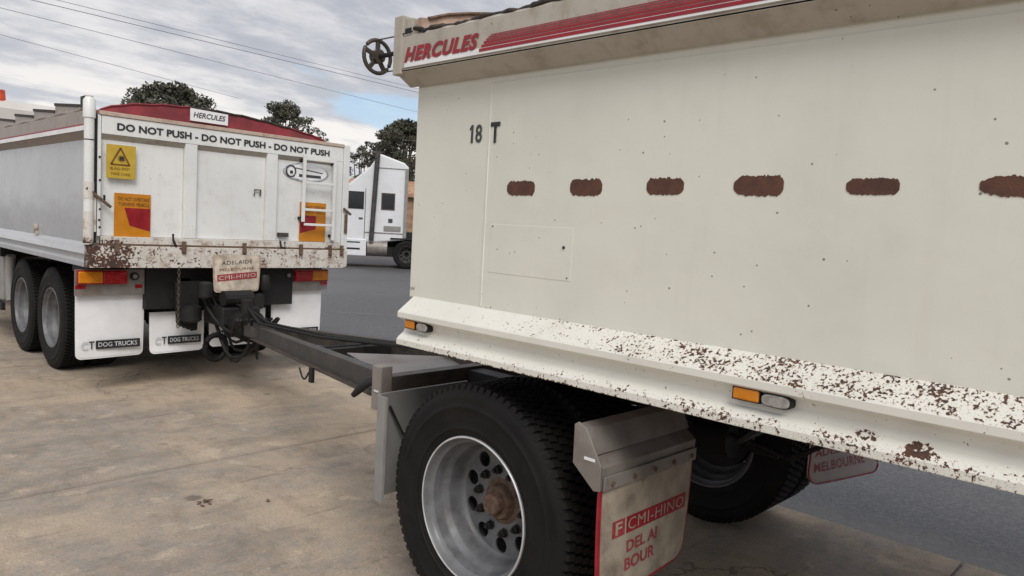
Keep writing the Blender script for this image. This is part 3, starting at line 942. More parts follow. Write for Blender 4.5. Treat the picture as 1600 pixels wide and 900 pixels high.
# flap brackets behind the front wheels and their flaps
for side in (0, 1):
    def sx_(x):
        return x if side == 0 else 6.42 - x
    def bx(a, b3, *r):
        return (min(sx_(a), sx_(b3)), max(sx_(a), sx_(b3))) + r
    endp = [(1.552, 0.995), (1.535, 1.006), (1.50, 0.99), (1.430, 0.875), (1.428, 0.79), (1.455, 0.785), (1.55, 0.86)]
    a_, b_ = bx(1.965, 1.972)
    br = MB().prism(endp, 0, a_, b_).build('flap_bracket', 'silver', tr, bevel=0.002)
    sh = [(1.535, 1.000), (1.500, 0.985), (1.462, 0.905), (1.475, 0.903), (1.428, 0.868), (1.432, 0.79), (1.440, 0.79), (1.440, 0.865), (1.490, 0.903), (1.51, 0.975), (1.54, 0.99)]
    a_, b_ = bx(1.974, 2.575)
    MB().prism(sh, 0, a_, b_).build('bracket_sheet', 'silver', br, org=parent_org(tr))
    a_, b_ = bx(1.978, 2.570)
    MB().box(a_, b_, 1.418, 1.427, 0.79, 0.838).build('clamp_strip', 'silver', br, org=parent_org(tr), bevel=0.002)
    for k in range(5):
        xx = sx_(2.02 + 0.128 * k)
        MB().tube([(xx, 1.420, 0.812), (xx, 1.410, 0.812)], 0.009, 6).build('bolt', 'hub', br, org=parent_org(tr))
    if side == 0:
        MB().box(1.962, 1.9645, 1.455, 1.50, 0.885, 0.895).build('plate_slot', 'flapwhite', br, org=parent_org(tr))
    a_, b_ = bx(1.975, 2.573)
    if side == 0:
        base, yf = flap(tr, a_, b_, 1.430, 0.80, 0.385, 0.07, 0.02, mat='flapgrimy')
    else:
        base, yf = flap(tr, a_ - 0.06, b_ - 0.06, 1.430, 0.80, 0.415, 0.07, 0.03, mat='flapthin', border='flapthin', curl=0.22, th=0.004)
        q0, q1, zb_ = a_ - 0.06, b_ - 0.06, 0.415
        ol = [(q0, 0.79), (q0, zb_ + 0.07)] + [(q0 + 0.07 - 0.07 * math.cos(a), zb_ + 0.07 - 0.07 * math.sin(a)) for a in [PI / 2 * k / 6 for k in range(7)]] + [(q0 + (q1 - q0) * k / 8, zb_) for k in range(2, 8)] + [(q1 - 0.07 + 0.07 * math.sin(a), zb_ + 0.07 - 0.07 * math.cos(a)) for a in [PI / 2 * k / 6 for k in range(7)]] + [(q1, 0.79)]
        MB().tube([(x, yf(x, z) - 0.001, z) for x, z in ol], 0.0045, 6).build('red_edging', 'red', base, org=parent_org(base))
    def on_flap(s_, x, z, w, h, mat, **kw):
        """lettering laid on the flap, bent with it"""
        o = text('lettering', s_, mat, base, (x, 0, z), UX, (0.0, 0, 1), w, h, n_off=0, **kw)
        for vv in o.data.vertices:
            vx, vz = vv.co.x + parent_org(base)[0], vv.co.z + parent_org(base)[2]
            vv.co.y = yf(vx, vz) - 0.0022 - parent_org(base)[1]
        return o
    def patch_on(x0, x1, z0, z1, mat, name='printed_band', off=0.0012):
        q = MB()
        n = 8
        V = [(x0 + (x1 - x0) * i / n, yf(x0 + (x1 - x0) * i / n, z) - off, z) for z in (z0, z1) for i in range(n + 1)]
        q.add(V, [(i, i + 1, n + 2 + i, n + 1 + i) for i in range(n)])
        return q.build(name, mat, base, org=parent_org(base))
    if side == 0:
        patch_on(2.135, 2.535, 0.604, 0.664, 'red')
        on_flap('CMI-HINO', 2.145, 0.613, 0.375, 0.042, 'flapgrimy', bold=0.0, spacing=1.1)
        patch_on(2.05, 2.125, 0.604, 0.664, 'redfade')
        on_flap('F', 2.068, 0.612, 0.04, 0.044, 'flapgrimy', bold=0.02)
        on_flap('DEL AI', 2.14, 0.535, 0.20, 0.042, 'redfade', bold=0.02)
        on_flap('BOUR', 2.13, 0.470, 0.20, 0.045, 'redfade', bold=0.02)
    else:
        on_flap('ADELAIDE', a_ - 0.02, 0.555, 0.42, 0.040, 'redfade', bold=0.015)
        on_flap('MELBOURNE', a_ - 0.02, 0.475, 0.44, 0.050, 'redfade', bold=0.015, spacing=1.08)
# hand wheel of the tarp roller on the front of the body
hw = MB()
hc = (1.937, 2.75, 2.364)
hr = [(hc[0] + 0.070 * math.cos(2 * PI * k / 28), hc[1], hc[2] + 0.070 * math.sin(2 * PI * k / 28)) for k in range(29)]
hw.tube(hr, 0.009, 8, caps=False)
hwo = hw.build('hand_wheel', 'steel2', tr, smooth=60)
for k in range(5):
    a = 2 * PI * k / 5 + 0.3
    MB().bar((hc[0], hc[1], hc[2]), (hc[0] + 0.068 * math.cos(a), hc[1], hc[2] + 0.068 * math.sin(a)), 0.014, 0.016).build('spoke', 'steel2', hwo, org=parent_org(tr))
MB().tube([(hc[0], hc[1] + 0.02, hc[2]), (hc[0], hc[1] - 0.02, hc[2])], 0.030, 12).build('hub_boss', 'steel2', hwo, org=parent_org(tr))
MB().tube([(hc[0], hc[1], hc[2]), (hc[0] + 0.004, 2.6, hc[2])], 0.010, 8).build('shaft', 'dark', hwo, org=parent_org(tr))
MB().tube([(1.93, 2.50, 2.437), (1.932, 2.62, 2.432), (1.937, 2.75, 2.436)], 0.003, 6).build('cord', 'steel2', tr)
MB().tube([(1.932, 2.62, 2.290), (1.937, 2.75, 2.292)], 0.003, 6).build('cord', 'steel2', tr)

# ------------------------------------------------------------------ tipper truck
TY = 6.775
tk = thing('tipper_truck', 'white tipper truck seen from behind with DO NOT PUSH across its tailgate', 'truck', (XC, TY, 0))
TB = 12.4
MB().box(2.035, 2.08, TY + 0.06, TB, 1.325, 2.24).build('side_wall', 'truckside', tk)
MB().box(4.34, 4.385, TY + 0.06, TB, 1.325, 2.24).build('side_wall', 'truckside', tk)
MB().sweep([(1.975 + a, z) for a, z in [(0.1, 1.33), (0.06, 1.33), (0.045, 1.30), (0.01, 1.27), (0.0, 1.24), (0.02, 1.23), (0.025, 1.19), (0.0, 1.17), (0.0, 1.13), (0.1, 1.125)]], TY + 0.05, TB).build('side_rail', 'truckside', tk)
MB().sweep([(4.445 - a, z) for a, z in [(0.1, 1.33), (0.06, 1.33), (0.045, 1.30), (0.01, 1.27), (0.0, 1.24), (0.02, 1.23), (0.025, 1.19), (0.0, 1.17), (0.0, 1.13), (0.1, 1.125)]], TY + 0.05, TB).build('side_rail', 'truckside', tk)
for sg, xx in ((1, 1.972), (-1, 4.448)):
    MB().sweep([(xx + sg * a, z) for a, z in [(0, 2.285), (0, 2.42), (0.012, 2.43), (0.1, 2.43), (0.1, 2.20), (0.065, 2.20), (0.01, 2.27)]], TY + 0.07, TB).build('coaming', 'truckcoaming', tk)
MB().box(1.969, 1.9715, TY + 0.09, TB, 2.305, 2.318).build('red_stripe', 'redfade', tk)
MB().box(1.969, 1.9715, TY + 0.09, TB, 2.265, 2.304).build('white_stripe', 'flapwhite', tk)
MB().box(2.08, 4.34, TB - 0.05, TB, 1.33, 2.43).build('front_wall', 'white', tk)
MB().box(2.08, 4.34, TY + 0.06, TB - 0.05, 1.2, 1.33).build('floor', 'interior', tk)
# faint ghost lettering panel on the side is left out; a latch and hinge boss low on the side
MB().tube([(2.03, 8.55, 1.40), (2.0, 8.55, 1.40)], 0.035, 12).box(2.01, 2.034, 8.50, 8.60, 1.33, 1.37).build('side_latch', 'coaming', tk)
# rolled tarp and hinged bow ends along the left coaming
tp, rr = [], []
for i in range(70):
    y = TY + 0.12 + i * 0.08
    tp.append((2.03, y, 2.45 + 0.008 * math.sin(i * 0.8)))
    rr.append(0.03 + 0.006 * random.random())
MB().box(2.015, 2.045, TY + 0.15, TB - 0.3, 2.462, 2.487).build('tarp_hem_strip', 'darktarp', tk)
MB().tube(tp, rr, 8).build('rolled_tarp', 'truckcoaming', tk, smooth=60)
MB().box(2.0, 2.06, 6.98, 7.10, 2.45, 2.56).build('bow_end', 'darktarp', tk)
for k in range(7):
    y = 7.16 + 0.72 * k
    bo = MB().prism([(y, 2.455), (y, 2.475), (y + 0.69, 2.535), (y + 0.69, 2.455)], 0, 2.005, 2.05).build('tarp_fold', 'truckcoaming', tk)
    MB().prism([(y - 0.01, 2.4755), (y - 0.01, 2.500), (y + 0.70, 2.562), (y + 0.70, 2.536)], 0, 1.998, 2.06).build('bow_end', 'darktarp', bo, org=parent_org(tk))
# tailgate: frame members, recessed panels
tg = MB().box(2.045, 4.40, TY + 0.045, TY + 0.06, 1.335, 2.40).build('tailgate', 'white', tk)
to = parent_org(tk)
def tgp(name, mat, x0, x1, z0, z1, y0=TY, y1=TY + 0.045, bev=0.003):
    return MB().box(x0, x1, y0, y1, z0, z1).build(name, mat, tg, org=to, bevel=bev)
tgp('top_rail', 'white', 2.07, 4.395, 2.245, 2.395)
tgp('top_lip', 'lip', 2.05, 4.40, 2.397, 2.43, TY - 0.01, TY + 0.06)
tgp('bottom_rail', 'whitebeam', 2.07, 4.395, 1.335, 1.395)
tgp('stile', 'white', 2.755, 2.862, 1.397, 2.243)
tgp('stile', 'white', 3.542, 3.652, 1.397, 2.243)
tgp('stile', 'white', 4.315, 4.395, 1.397, 2.243)
tgp('stile', 'white', 2.04, 2.066, 1.397, 2.395)
for (a, b_) in ((2.07, 2.752), (2.865, 3.539), (3.655, 4.312)):
    MB().box(a, b_, TY + 0.040, TY + 0.0445, 1.40, 2.24).build('panel', 'white', tg, org=to)
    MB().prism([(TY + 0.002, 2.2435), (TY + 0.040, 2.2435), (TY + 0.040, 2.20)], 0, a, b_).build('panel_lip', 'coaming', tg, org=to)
# posts
MB().tube([(1.975, TY + 0.0, 1.33), (1.975, TY + 0.0, 2.46)], 0.038, 16).tube([(1.975, TY, 2.36), (1.975, TY, 2.50), (1.975, TY, 2.525)], [0.047, 0.047, 0.03], 16).build('corner_post', 'white', tk, smooth=40)
MB().tube([(1.975, TY, 2.497), (1.975, TY, 2.535)], [0.036, 0.028], 16).build('post_cap', 'coaming', tk, smooth=40)
MB().tube([(1.975, TY - 0.001, 2.178), (1.975, TY - 0.001, 2.186)], 0.0395, 16).build('post_band', 'dark', tk)
MB().box(4.40, 4.475, TY - 0.005, TY + 0.09, 1.33, 2.425).build('corner_post', 'white', tk, bevel=0.006)
MB().tube([(1.975, TY, 1.335), (1.975, TY, 1.60)], 0.0395, 16).tube([(1.975, TY, 1.70), (1.975, TY, 1.84)], 0.0405, 16).build('post_collar', 'whitebeam', tk, smooth=40)
MB().box(2.012, 2.036, TY + 0.005, TY + 0.045, 1.34, 2.40).build('post_gap', 'dark', tk)
# latches on the left post: rusty strap
MB().box(1.985, 2.03, TY - 0.012, TY + 0.02, 1.43, 1.72).build('hinge_plate', 'whitebeam', tk)
MB().bar((1.95, TY - 0.03, 1.79), (2.14, TY - 0.02, 1.64), 0.015, 0.022).build('latch_bar', 'hub', tk)
MB().box(2.085, 2.10, TY - 0.01, TY, 1.67, 1.74).build('latch_pin', 'dark', tk)
MB().bar((4.40, TY - 0.03, 1.76), (4.50, TY - 0.02, 1.70), 0.015, 0.022).build('latch_bar', 'hub', tk)
MB().box(4.43, 4.462, TY - 0.02, TY - 0.006, 1.50, 1.70).build('hinge_plate', 'hub', tk)
for (x, z) in ((2.055, 2.05), (2.058, 1.86), (2.06, 1.62), (2.056, 1.53), (2.06, 1.47)):
    MB().tube([(x, TY + 0.002, z), (x, TY - 0.008, z)], 0.009, 8).build('bolt', 'dark', tk)
# rear beam
MB().box(1.974, 4.472, TY - 0.02, TY + 0.10, 1.13, 1.318).build('rear_beam', 'whitebeam', tk, bevel=0.004)
MB().box(2.0, 4.45, TY + 0.0, TY + 0.06, 1.318, 1.336).build('beam_gap', 'hub', tk)
for x in (2.17, 2.73, 3.30, 3.9, 4.24, 4.38):
    MB().box(x, x + 0.035, TY - 0.035, TY - 0.018, 1.26, 1.37).tube([(x + 0.017, TY - 0.05, 1.28), (x + 0.017, TY - 0.02, 1.28)], 0.014, 8).build('latch', 'hub', tk)
# DO NOT PUSH lettering
S_ = 'DO NOT PUSH - DO NOT PUSH - DO NOT PUSH'
text('lettering', S_, 'black', tg, (2.185, TY, 2.285), UX, (0, 0, 1), 2.04, 0.062, bold=0.035, n_off=0.0045)
# yellow laser style warning sign
ys_ = MB().box(2.105, 2.335, TY - 0.006, TY - 0.001, 1.885, 2.165).build('warning_sign', 'yellow', tk)
MB().box(2.12, 2.30, TY - 0.001, TY + 0.039, 1.90, 1.93).box(2.12, 2.30, TY - 0.001, TY + 0.039, 2.10, 2.13).build('sign_bracket', 'white', tk)
ys_['label'] = 'yellow warning sign with a triangle'
tri = [(2.213, 2.14), (2.14, 2.00), (2.286, 2.00)]
for i in range(3):
    a, b_ = tri[i], tri[(i + 1) % 3]
    MB().bar((a[0], TY - 0.007, a[1]), (b_[0], TY - 0.007, b_[1]), 0.002, 0.014).build('triangle_print', 'ochre', ys_, org=to)
MB().box(2.205, 2.24, TY - 0.0085, TY - 0.0065, 2.035, 2.07).build('symbol_print', 'black', ys_, org=to)
for k in range(8):
    a = PI * k / 8
    MB().bar((2.2225 - 0.034 * math.cos(a), TY - 0.0078, 2.0525 - 0.034 * math.sin(a)), (2.2225 + 0.034 * math.cos(a), TY - 0.0078, 2.0525 + 0.034 * math.sin(a)), 0.001, 0.003).build('ray_print', 'ochre', ys_, org=to)
text('lettering', 'BLIND SPOT', 'ochre', ys_, (2.135, TY - 0.006, 1.955), UX, UZ, 0.155, 0.022, bold=0.01)
text('lettering', 'TAKE CARE', 'ochre', ys_, (2.135, TY - 0.006, 1.912), UX, UZ, 0.155, 0.022, bold=0.01)
# rear marker plates
def turn_plate(x0, x1, z0, z1, y, kind):
    p = MB().box(x0, x1, y - 0.006, y, z0, z1).build('rear_marker_plate', 'orange', tk)
    w, h = x1 - x0, z1 - z0
    text('lettering', 'DO NOT OVERTAKE', 'ochre', p, (x0 + 0.03 * w / 0.3, y - 0.006, z1 - 0.17 * h), UX, UZ, w * 0.86, h * 0.085, bold=0.03)
    text('lettering', 'TURNING VEHICLE', 'ochre', p, (x0 + 0.03 * w / 0.3, y - 0.006, z1 - 0.29 * h), UX, UZ, w * 0.86, h * 0.085, bold=0.03)
    if kind == 0:
        poly = [(x0 + 0.27 * w, z1 - 0.33 * h), (x0 + 0.985 * w, z1 - 0.33 * h), (x0 + 0.985 * w, z1 - 0.86 * h), (x0 + 0.42 * w, z1 - 0.74 * h)]
    else:
        poly = [(x0 + 0.015 * w, z1 - 0.34 * h), (x0 + 0.62 * w, z1 - 0.34 * h), (x0 + 0.62 * w, z1 - 0.68 * h), (x0 + 0.015 * w, z1 - 0.80 * h)]
    MB().prism(poly, 1, y - 0.0075, y - 0.0062).build('red_print', 'redref', p, org=to)
turn_plate(2.182, 2.477, 1.395, 1.765, TY + 0.037, 0)
turn_plate(3.925, 4.225, 1.402, 1.80, TY + 0.036, 1)
# ladder
ld = MB().box(3.905, 3.935, TY - 0.055, TY - 0.03, 1.60, 2.275).build('ladder', 'white', tk, bevel=0.003)
MB().box(4.255, 4.285, TY - 0.055, TY - 0.03, 1.42, 2.275).build('ladder_rail', 'white', ld, org=to, bevel=0.003)
for z in (2.23, 1.995, 1.725, 1.575):
    MB().box(3.936, 4.254, TY - 0.052, TY - 0.030, z - 0.012, z + 0.012).build('rung', 'white', ld, org=to, bevel=0.003)
for (x, z) in ((3.905, 2.2), (4.265, 2.2), (4.265, 1.45), (3.905, 1.62)):
    MB().box(x, x + 0.025, TY - 0.031, TY + 0.04, z, z + 0.03).build('ladder_bracket', 'dark', ld, org=to)
# maker badge behind the ladder
el = [(3.985 + 0.26 * math.cos(a), 2.10 + 0.095 * math.sin(a)) for a in [2 * PI * k / 32 for k in range(32)]]
bd = MB().prism(el, 1, TY + 0.030, TY + 0.0395).build('badge', 'chrome', tk, bevel=0.003)
el2 = [(3.985 + 0.235 * math.cos(a), 2.10 + 0.078 * math.sin(a)) for a in [2 * PI * k / 32 for k in range(32)]]
MB().prism(el2, 1, TY + 0.028, TY + 0.0298).build('badge_face', 'flapwhite', bd, org=to)
MB().lathe([(0, 0.05), (0, 0.075)], 20).build('x_tmp', 'greyink')
bpy.data.objects.remove(bpy.data.objects['x_tmp'])
rg = [(3.81 + 0.05 * math.cos(2 * PI * k / 20), TY + 0.026, 2.10 + 0.055 * math.sin(2 * PI * k / 20)) for k in range(21)]
MB().tube(rg, 0.008, 6, caps=False).build('badge_ring', 'greyink', bd, org=to)
MB().box(3.80, 3.83, TY + 0.024, TY + 0.0275, 2.075, 2.105).build('badge_centre', 'black', bd, org=to)
MB().box(3.90, 4.15, TY + 0.026, TY + 0.0275, 2.050, 2.078).build('badge_band', 'greyink', bd, org=to)
MB().bar((3.86, TY + 0.027, 2.135), (4.17, TY + 0.027, 2.105), 0.002, 0.010).build('badge_swoosh', 'greyink', bd, org=to)
# door catch, hooks
MB().tube([(3.43, TY + 0.03, 1.83), (3.43, TY + 0.02, 1.885), (3.49, TY + 0.02, 1.885), (3.49, TY + 0.03, 1.83)], 0.008, 6).build('panel_handle', 'steel2', tk)
MB().box(3.685, 3.79, TY + 0.0, TY + 0.038, 1.44, 1.48).build('step', 'steel2', tk)
MB().tube([(3.70, TY - 0.0, 1.40), (3.70, TY - 0.02, 1.34), (3.745, TY - 0.02, 1.33), (3.75, TY, 1.39)], 0.010, 6).build('tie_hook', 'dark', tk)
MB().tube([(2.66, TY - 0.0, 1.43), (2.65, TY - 0.03, 1.38), (2.67, TY - 0.03, 1.34), (2.69, TY, 1.30)], 0.010, 6).build('tie_hook', 'dark', tk)
# red tarp hump over the load at the rear
n = 26
V, F = [], []
for j, (yy, dz) in enumerate(((TY + 0.04, 0.0), (TY + 0.05, 1.0), (TY + 1.6, 1.05), (TY + 5.4, 1.0))):
    for i in range(n + 1):
        s_ = i / n
        x = 2.07 + (4.20 - 2.07) * s_
        h = 0.135 * (math.sin(PI * min(1, s_ ** 0.82)) ** 0.75)
        V.append((x, yy, 2.435 + (h * dz if dz else 0) + (0 if j == 0 else 0.004 * math.sin(i * 2.1 + j))))
for j in range(3):
    for i in range(n):
        F.append((j * (n + 1) + i, j * (n + 1) + i + 1, (j + 1) * (n + 1) + i + 1, (j + 1) * (n + 1) + i))
MB().add(V, F).build('load_tarp', 'tarp', tk, smooth=50)
rp = [(V[(n + 1) + i][0], TY + 0.045, V[(n + 1) + i][2] + 0.006) for i in range(n + 1)]
MB().tube(rp, 0.008, 6).build('tarp_hem', 'tarp', tk)
MB().tube(rp[9:22], 0.010, 6).build('tarp_bow', 'darktarp', tk)
bq = MB().prism([(2.80, 2.455), (3.145, 2.455), (3.145, 2.555), (2.80, 2.565)], 1, TY + 0.015, TY + 0.03).build('tarp_badge', 'flapwhite', tk)
text('lettering', 'HERCULES', 'greyink', bq, (2.825, TY + 0.014, 2.487), UX, UZ, 0.295, 0.048, bold=0.02, shear=0.2)
# tail lamps
def lamps(x0, mirror):
    w = 0.56
    def X(a, b_):
        return (x0 + a, x0 + b_) if not mirror else (x0 + w - b_, x0 + w - a)
    a, b_ = X(0.0, 0.56)
    y = TY + 0.20
    hs = MB().box(a, b_, y, y + 0.02, 0.875, 1.10).build('lamp_bracket', 'silver', tk)
    a, b_ = X(0.015, 0.205)
    MB().box(a, b_, y - 0.05, y - 0.001, 0.985, 1.085).build('indicator_lens', 'amber', hs, bevel=0.008, org=to)
    a, b_ = X(0.207, 0.40)
    MB().box(a, b_, y - 0.05, y - 0.001, 0.985, 1.085).build('brake_lens', 'redlens', hs, bevel=0.008, org=to)
    a, b_ = X(0.01, 0.405)
    MB().box(a, b_, y - 0.035, y - 0.0015, 0.975, 1.095).build('lamp_housing', 'redlens', hs, org=to)
    a, b_ = X(0.47, 0.471)
    MB().tube([(a, y - 0.03, 1.04), (a, y - 0.001, 1.04)], 0.035, 16).build('trailer_socket', 'dark', hs, org=to)
    MB().tube([(a, y - 0.034, 1.04), (a, y - 0.031, 1.04)], 0.020, 16).build('socket_cap', 'silver', hs, org=to)
    for q in ((0.0, 0.08), (0.48, 0.54)):
        a, b_ = X(*q)
        MB().box(a, b_, y - 0.006, y - 0.001, 0.935, 0.965).build('reflector', 'redlens', hs, org=to)
lamps(1.935, False)
lamps(3.815, True)
# white flaps with the firm name
FY = 7.03
MT['ghost'] = plain('pale_grey_print', (0.55, 0.56, 0.58), 0.5)
for (x0, x1, zt, zb) in ((1.955, 2.515, 0.885, 0.315), (2.565, 3.07, 0.70, 0.315), (3.12, 3.70, 0.70, 0.34), (3.765, 4.345, 0.885, 0.315)):
    base, yf = flap(tk, x0, x1, FY, zt, zb, 0.045, 0.02, mat='flapwhite', border='flapwhite')
    if zt > 0.8:
        MB().box(x0, x1, FY - 0.012, FY - 0.002, zt - 0.01, zt + 0.03).build('flap_clamp', 'silver', base, org=to)
    y = FY - 0.022
    z0 = zb + 0.085
    MB().box(x0 + 0.155, x1 - 0.04, y - 0.004, y - 0.002, z0, z0 + 0.075).build('printed_band', 'black', base, org=to)
    text('lettering', 'DOG TRUCKS', 'ghost', base, (x0 + 0.175, y - 0.005, z0 + 0.018), UX, UZ, x1 - x0 - 0.24, 0.04, bold=0.01)
    text('lettering', 'C', 'ghost', base, (x0 + 0.04, y - 0.003, z0 + 0.002), UX, UZ, 0.055, 0.07, bold=0.02)
    text('lettering', 'T', 'black', base, (x0 + 0.10, y - 0.003, z0 + 0.002), UX, UZ, 0.045, 0.07, bold=0.02)
# chassis, hitch, wheels
for x in (2.80, 3.53):
    MB().box(x, x + 0.09, 6.95, 15.0, 0.78, 1.02).build('chassis_rail', 'dark', tk)
MB().box(2.5, 3.95, 6.95, 7.03, 0.74, 1.12).build('rear_cross_member', 'dark', tk)
MB().box(2.06, 4.36, 7.06, 7.5, 1.05, 1.12).build('body_cross_member', 'dark', tk)
MB().box(2.06, 4.36, 10.2, 12.2, 1.0, 1.12).build('sub_frame', 'dark', tk)
hitch = MB().box(3.02, 3.40, 6.55, 6.95, 0.60, 0.78).build('tow_hitch', 'dark', tk, bevel=0.02)
MB().tube([(3.21, 6.45, 0.50), (3.21, 6.45, 0.86)], 0.055, 14).tube([(3.21, 6.60, 0.62), (3.21, 6.35, 0.62)], [0.12, 0.15], 14).build('hitch_pin', 'dark', hitch, org=to)
MB().tube([(3.05, 6.6, 0.86), (3.33, 6.62, 0.86)], 0.07, 12).build('hitch_cylinder', 'dark', hitch, org=to)
# brake boosters and hoses around the hitch
random.seed(21)
for (x, y, z, r) in ((2.86, 6.85, 0.70, 0.10), (3.50, 6.85, 0.80, 0.08), (2.93, 6.7, 0.93, 0.06), (3.56, 6.8, 0.98, 0.05)):
    MB().tube([(x, y, z - 0.08), (x, y, z - 0.06), (x, y, z + 0.06), (x, y, z + 0.08)], [r * 0.7, r, r, r * 0.7], 14).build('air_canister', 'dark', tk, smooth=40)
for k in range(9):
    xa = random.uniform(2.85, 3.5)
    xb = random.uniform(3.0, 3.4)
    zc = random.uniform(0.30, 0.6)
    pts = []
    for i in range(11):
        s_ = i / 10
        pts.append((xa + (xb - xa) * s_ + 0.04 * math.sin(s_ * 7 + k), 6.9 - 0.75 * s_, 0.95 * (1 - s_) + 0.72 * s_ - (0.85 - zc) * math.sin(PI * s_)))
    MB().tube(pts, random.uniform(0.010, 0.018), 7).build('air_hose', 'dark', tk, smooth=60)
hp = [(3.02 + 0.10 * math.cos(a), 6.66, 0.40 + 0.115 * math.sin(a)) for a in [2 * PI * k / 24 for k in range(25)]]
MB().tube(hp, 0.026, 8, caps=False).build('hose_loop', 'rubber', tk, smooth=60)
# toothed dark plate beside the chain
pp = [(2.72, 1.0), (2.74, 0.62)] + [(2.75 + 0.018 * k, 0.60 - 0.008 * k - (0.012 if k % 2 else 0)) for k in range(8)] + [(2.93, 0.54), (2.95, 1.0)]
MB().prism(pp, 1, 6.86, 6.88).build('hanging_plate', 'dark', tk)
# safety chain
ch = bpy.data.objects.new('safety_chain', None)
COL.objects.link(ch)
ch.parent = tk
for k in range(18):
    z = 1.12 - 0.030 * k
    rgx = []
    for i in range(13):
        a = 2 * PI * i / 12
        dx, dz = 0.011 * math.cos(a), 0.021 * math.sin(a)
        rgx.append((2.70 + dx, 6.73, z + dz) if k % 2 else (2.70, 6.73 + dx, z + dz))
    MB().tube(rgx, 0.0045, 6, caps=False).build('chain_link', 'steel2', ch, org=to, smooth=60)
# cream advertising flap hung over the coupling
base, yf = flap(tk, 3.012, 3.478, TY - 0.045, 1.255, 0.905, 0.03, 0.03, mat='flapdirty', border='lip')
def band(x0, x1, z0, z1, mat, tilt=0.0):
    q = MB()
    V = [(x0 + (x1 - x0) * i / 8, 0, z + tilt * i / 8) for z in (z0, z1) for i in range(9)]
    V = [(x, yf(x, z) - 0.0015, z) for x, _, z in V]
    q.add(V, [(i, i + 1, 10 + i, 9 + i) for i in range(8)])
    q.build('printed_band', mat, base, org=to)
band(3.045, 3.445, 1.005, 1.068, 'redfade', 0.03)
def tl(s_, x, z, w, h, mat, tilt=0.0):
    o = text('lettering', s_, mat, base, (x, 0, z), UX, UZ, w, h, bold=0.0, spacing=1.1, n_off=0)
    for vv in o.data.vertices:
        vx, vz = vv.co.x + to[0], vv.co.z + to[2]
        vz += tilt * (vx - x) / w
        vv.co.z = vz - to[2]
        vv.co.y = yf(vx, vz) - 0.003 - to[1]
tl('CMI-HINO', 3.06, 1.018, 0.37, 0.038, 'flapdirty', 0.03)
tl('ADELAIDE', 3.09, 1.16, 0.30, 0.035, 'greyink', 0.02)
tl('MELBOURNE', 3.07, 1.10, 0.34, 0.026, 'ochre', 0.02)
# wheels
for y in (8.38, 9.50):
    duals(tk, 2.10, 4.32, y, roll=0.2)
    MB().tube([(2.38, y, 0.508), (4.04, y, 0.508)], 0.07, 12).build('axle', 'dark', tk, smooth=50)
    MB().lathe([(-0.2, 0), (-0.17, 0.12), (0, 0.18), (0.17, 0.12), (0.2, 0)], 20, c=(3.21, y, 0.508)).build('differential', 'dark', tk, smooth=50)
MB().box(2.09, 2.14, 7.10, 7.16, 0.85, 1.12).build('flap_stay', 'guard', tk)
# side tank and steps ahead of the wheels
MB().tube([(2.36, 10.35, 0.74), (2.36, 11.55, 0.74)], 0.26, 24).build('fuel_tank', 'silver', tk, smooth=50)
MB().box(2.06, 2.10, 10.12, 11.9, 0.50, 1.0).build('side_skirt', 'guard', tk, bevel=0.01)
MB().box(2.05, 2.09, 10.12, 11.9, 0.38, 0.47).build('skirt_step', 'dark', tk)
MB().tube([(2.13, 10.05, 0.5), (2.13, 10.12, 0.8), (2.13, 10.05, 1.02)], 0.05, 10).build('exhaust_pipe', 'guard', tk, smooth=50)
# cab
cb = [(13.3, 0.75), (13.3, 3.02), (13.45, 3.15), (14.4, 3.05), (15.2, 2.0), (15.45, 1.9), (15.5, 0.6), (14.0, 0.6)]
cab = MB().prism(cb, 0, 2.30, 4.12).build('cab', 'cabpaint', tk, bevel=0.05)
MB().box(2.285, 2.30, 14.0, 14.75, 1.75, 2.4).build('side_window', 'glass', cab, org=to)
MB().box(4.12, 4.135, 14.0, 14.75, 1.75, 2.4).build('side_window', 'glass', cab, org=to)
MB().box(2.60, 3.82, 13.285, 13.30, 1.7, 2.3).build('rear_window', 'glass', cab, org=to)
MB().box(2.50, 3.92, 15.1, 15.25, 1.95, 2.5).build('windscreen', 'glass', cab, org=to)
MB().tube([(2.72, 13.5, 3.12), (2.72, 13.5, 3.30)], [0.075, 0.06], 14).build('beacon', 'beacon', cab, org=to, smooth=50)
wheel(tk, 2.12, 14.9)
wheel(tk, 4.30, 14.9, flip=True)

# ------------------------------------------------------------------ distant prime mover, side on, built in its own space (x forward)
vd = Vector((0.694, -0.717, 0)).normalized()
depth = Vector((0.7193, 0.6900, 0)).normalized()
# image centre column ~x=600 of the truck at about 28 m
wloc = Vector((16.2, 22.7, -0.01))
pm = thing('prime_mover', 'white sleeper cab prime mover parked far off between the two tippers', 'truck', wloc, math.atan2(-vd.y, -vd.x) + math.radians(10), local=True)
def lb(name, mat, *a, bev=0.0, parent=None, org=(0, 0, 0)):
    return MB().box(*a).build(name, mat, parent or pm, org=org, bevel=bev)
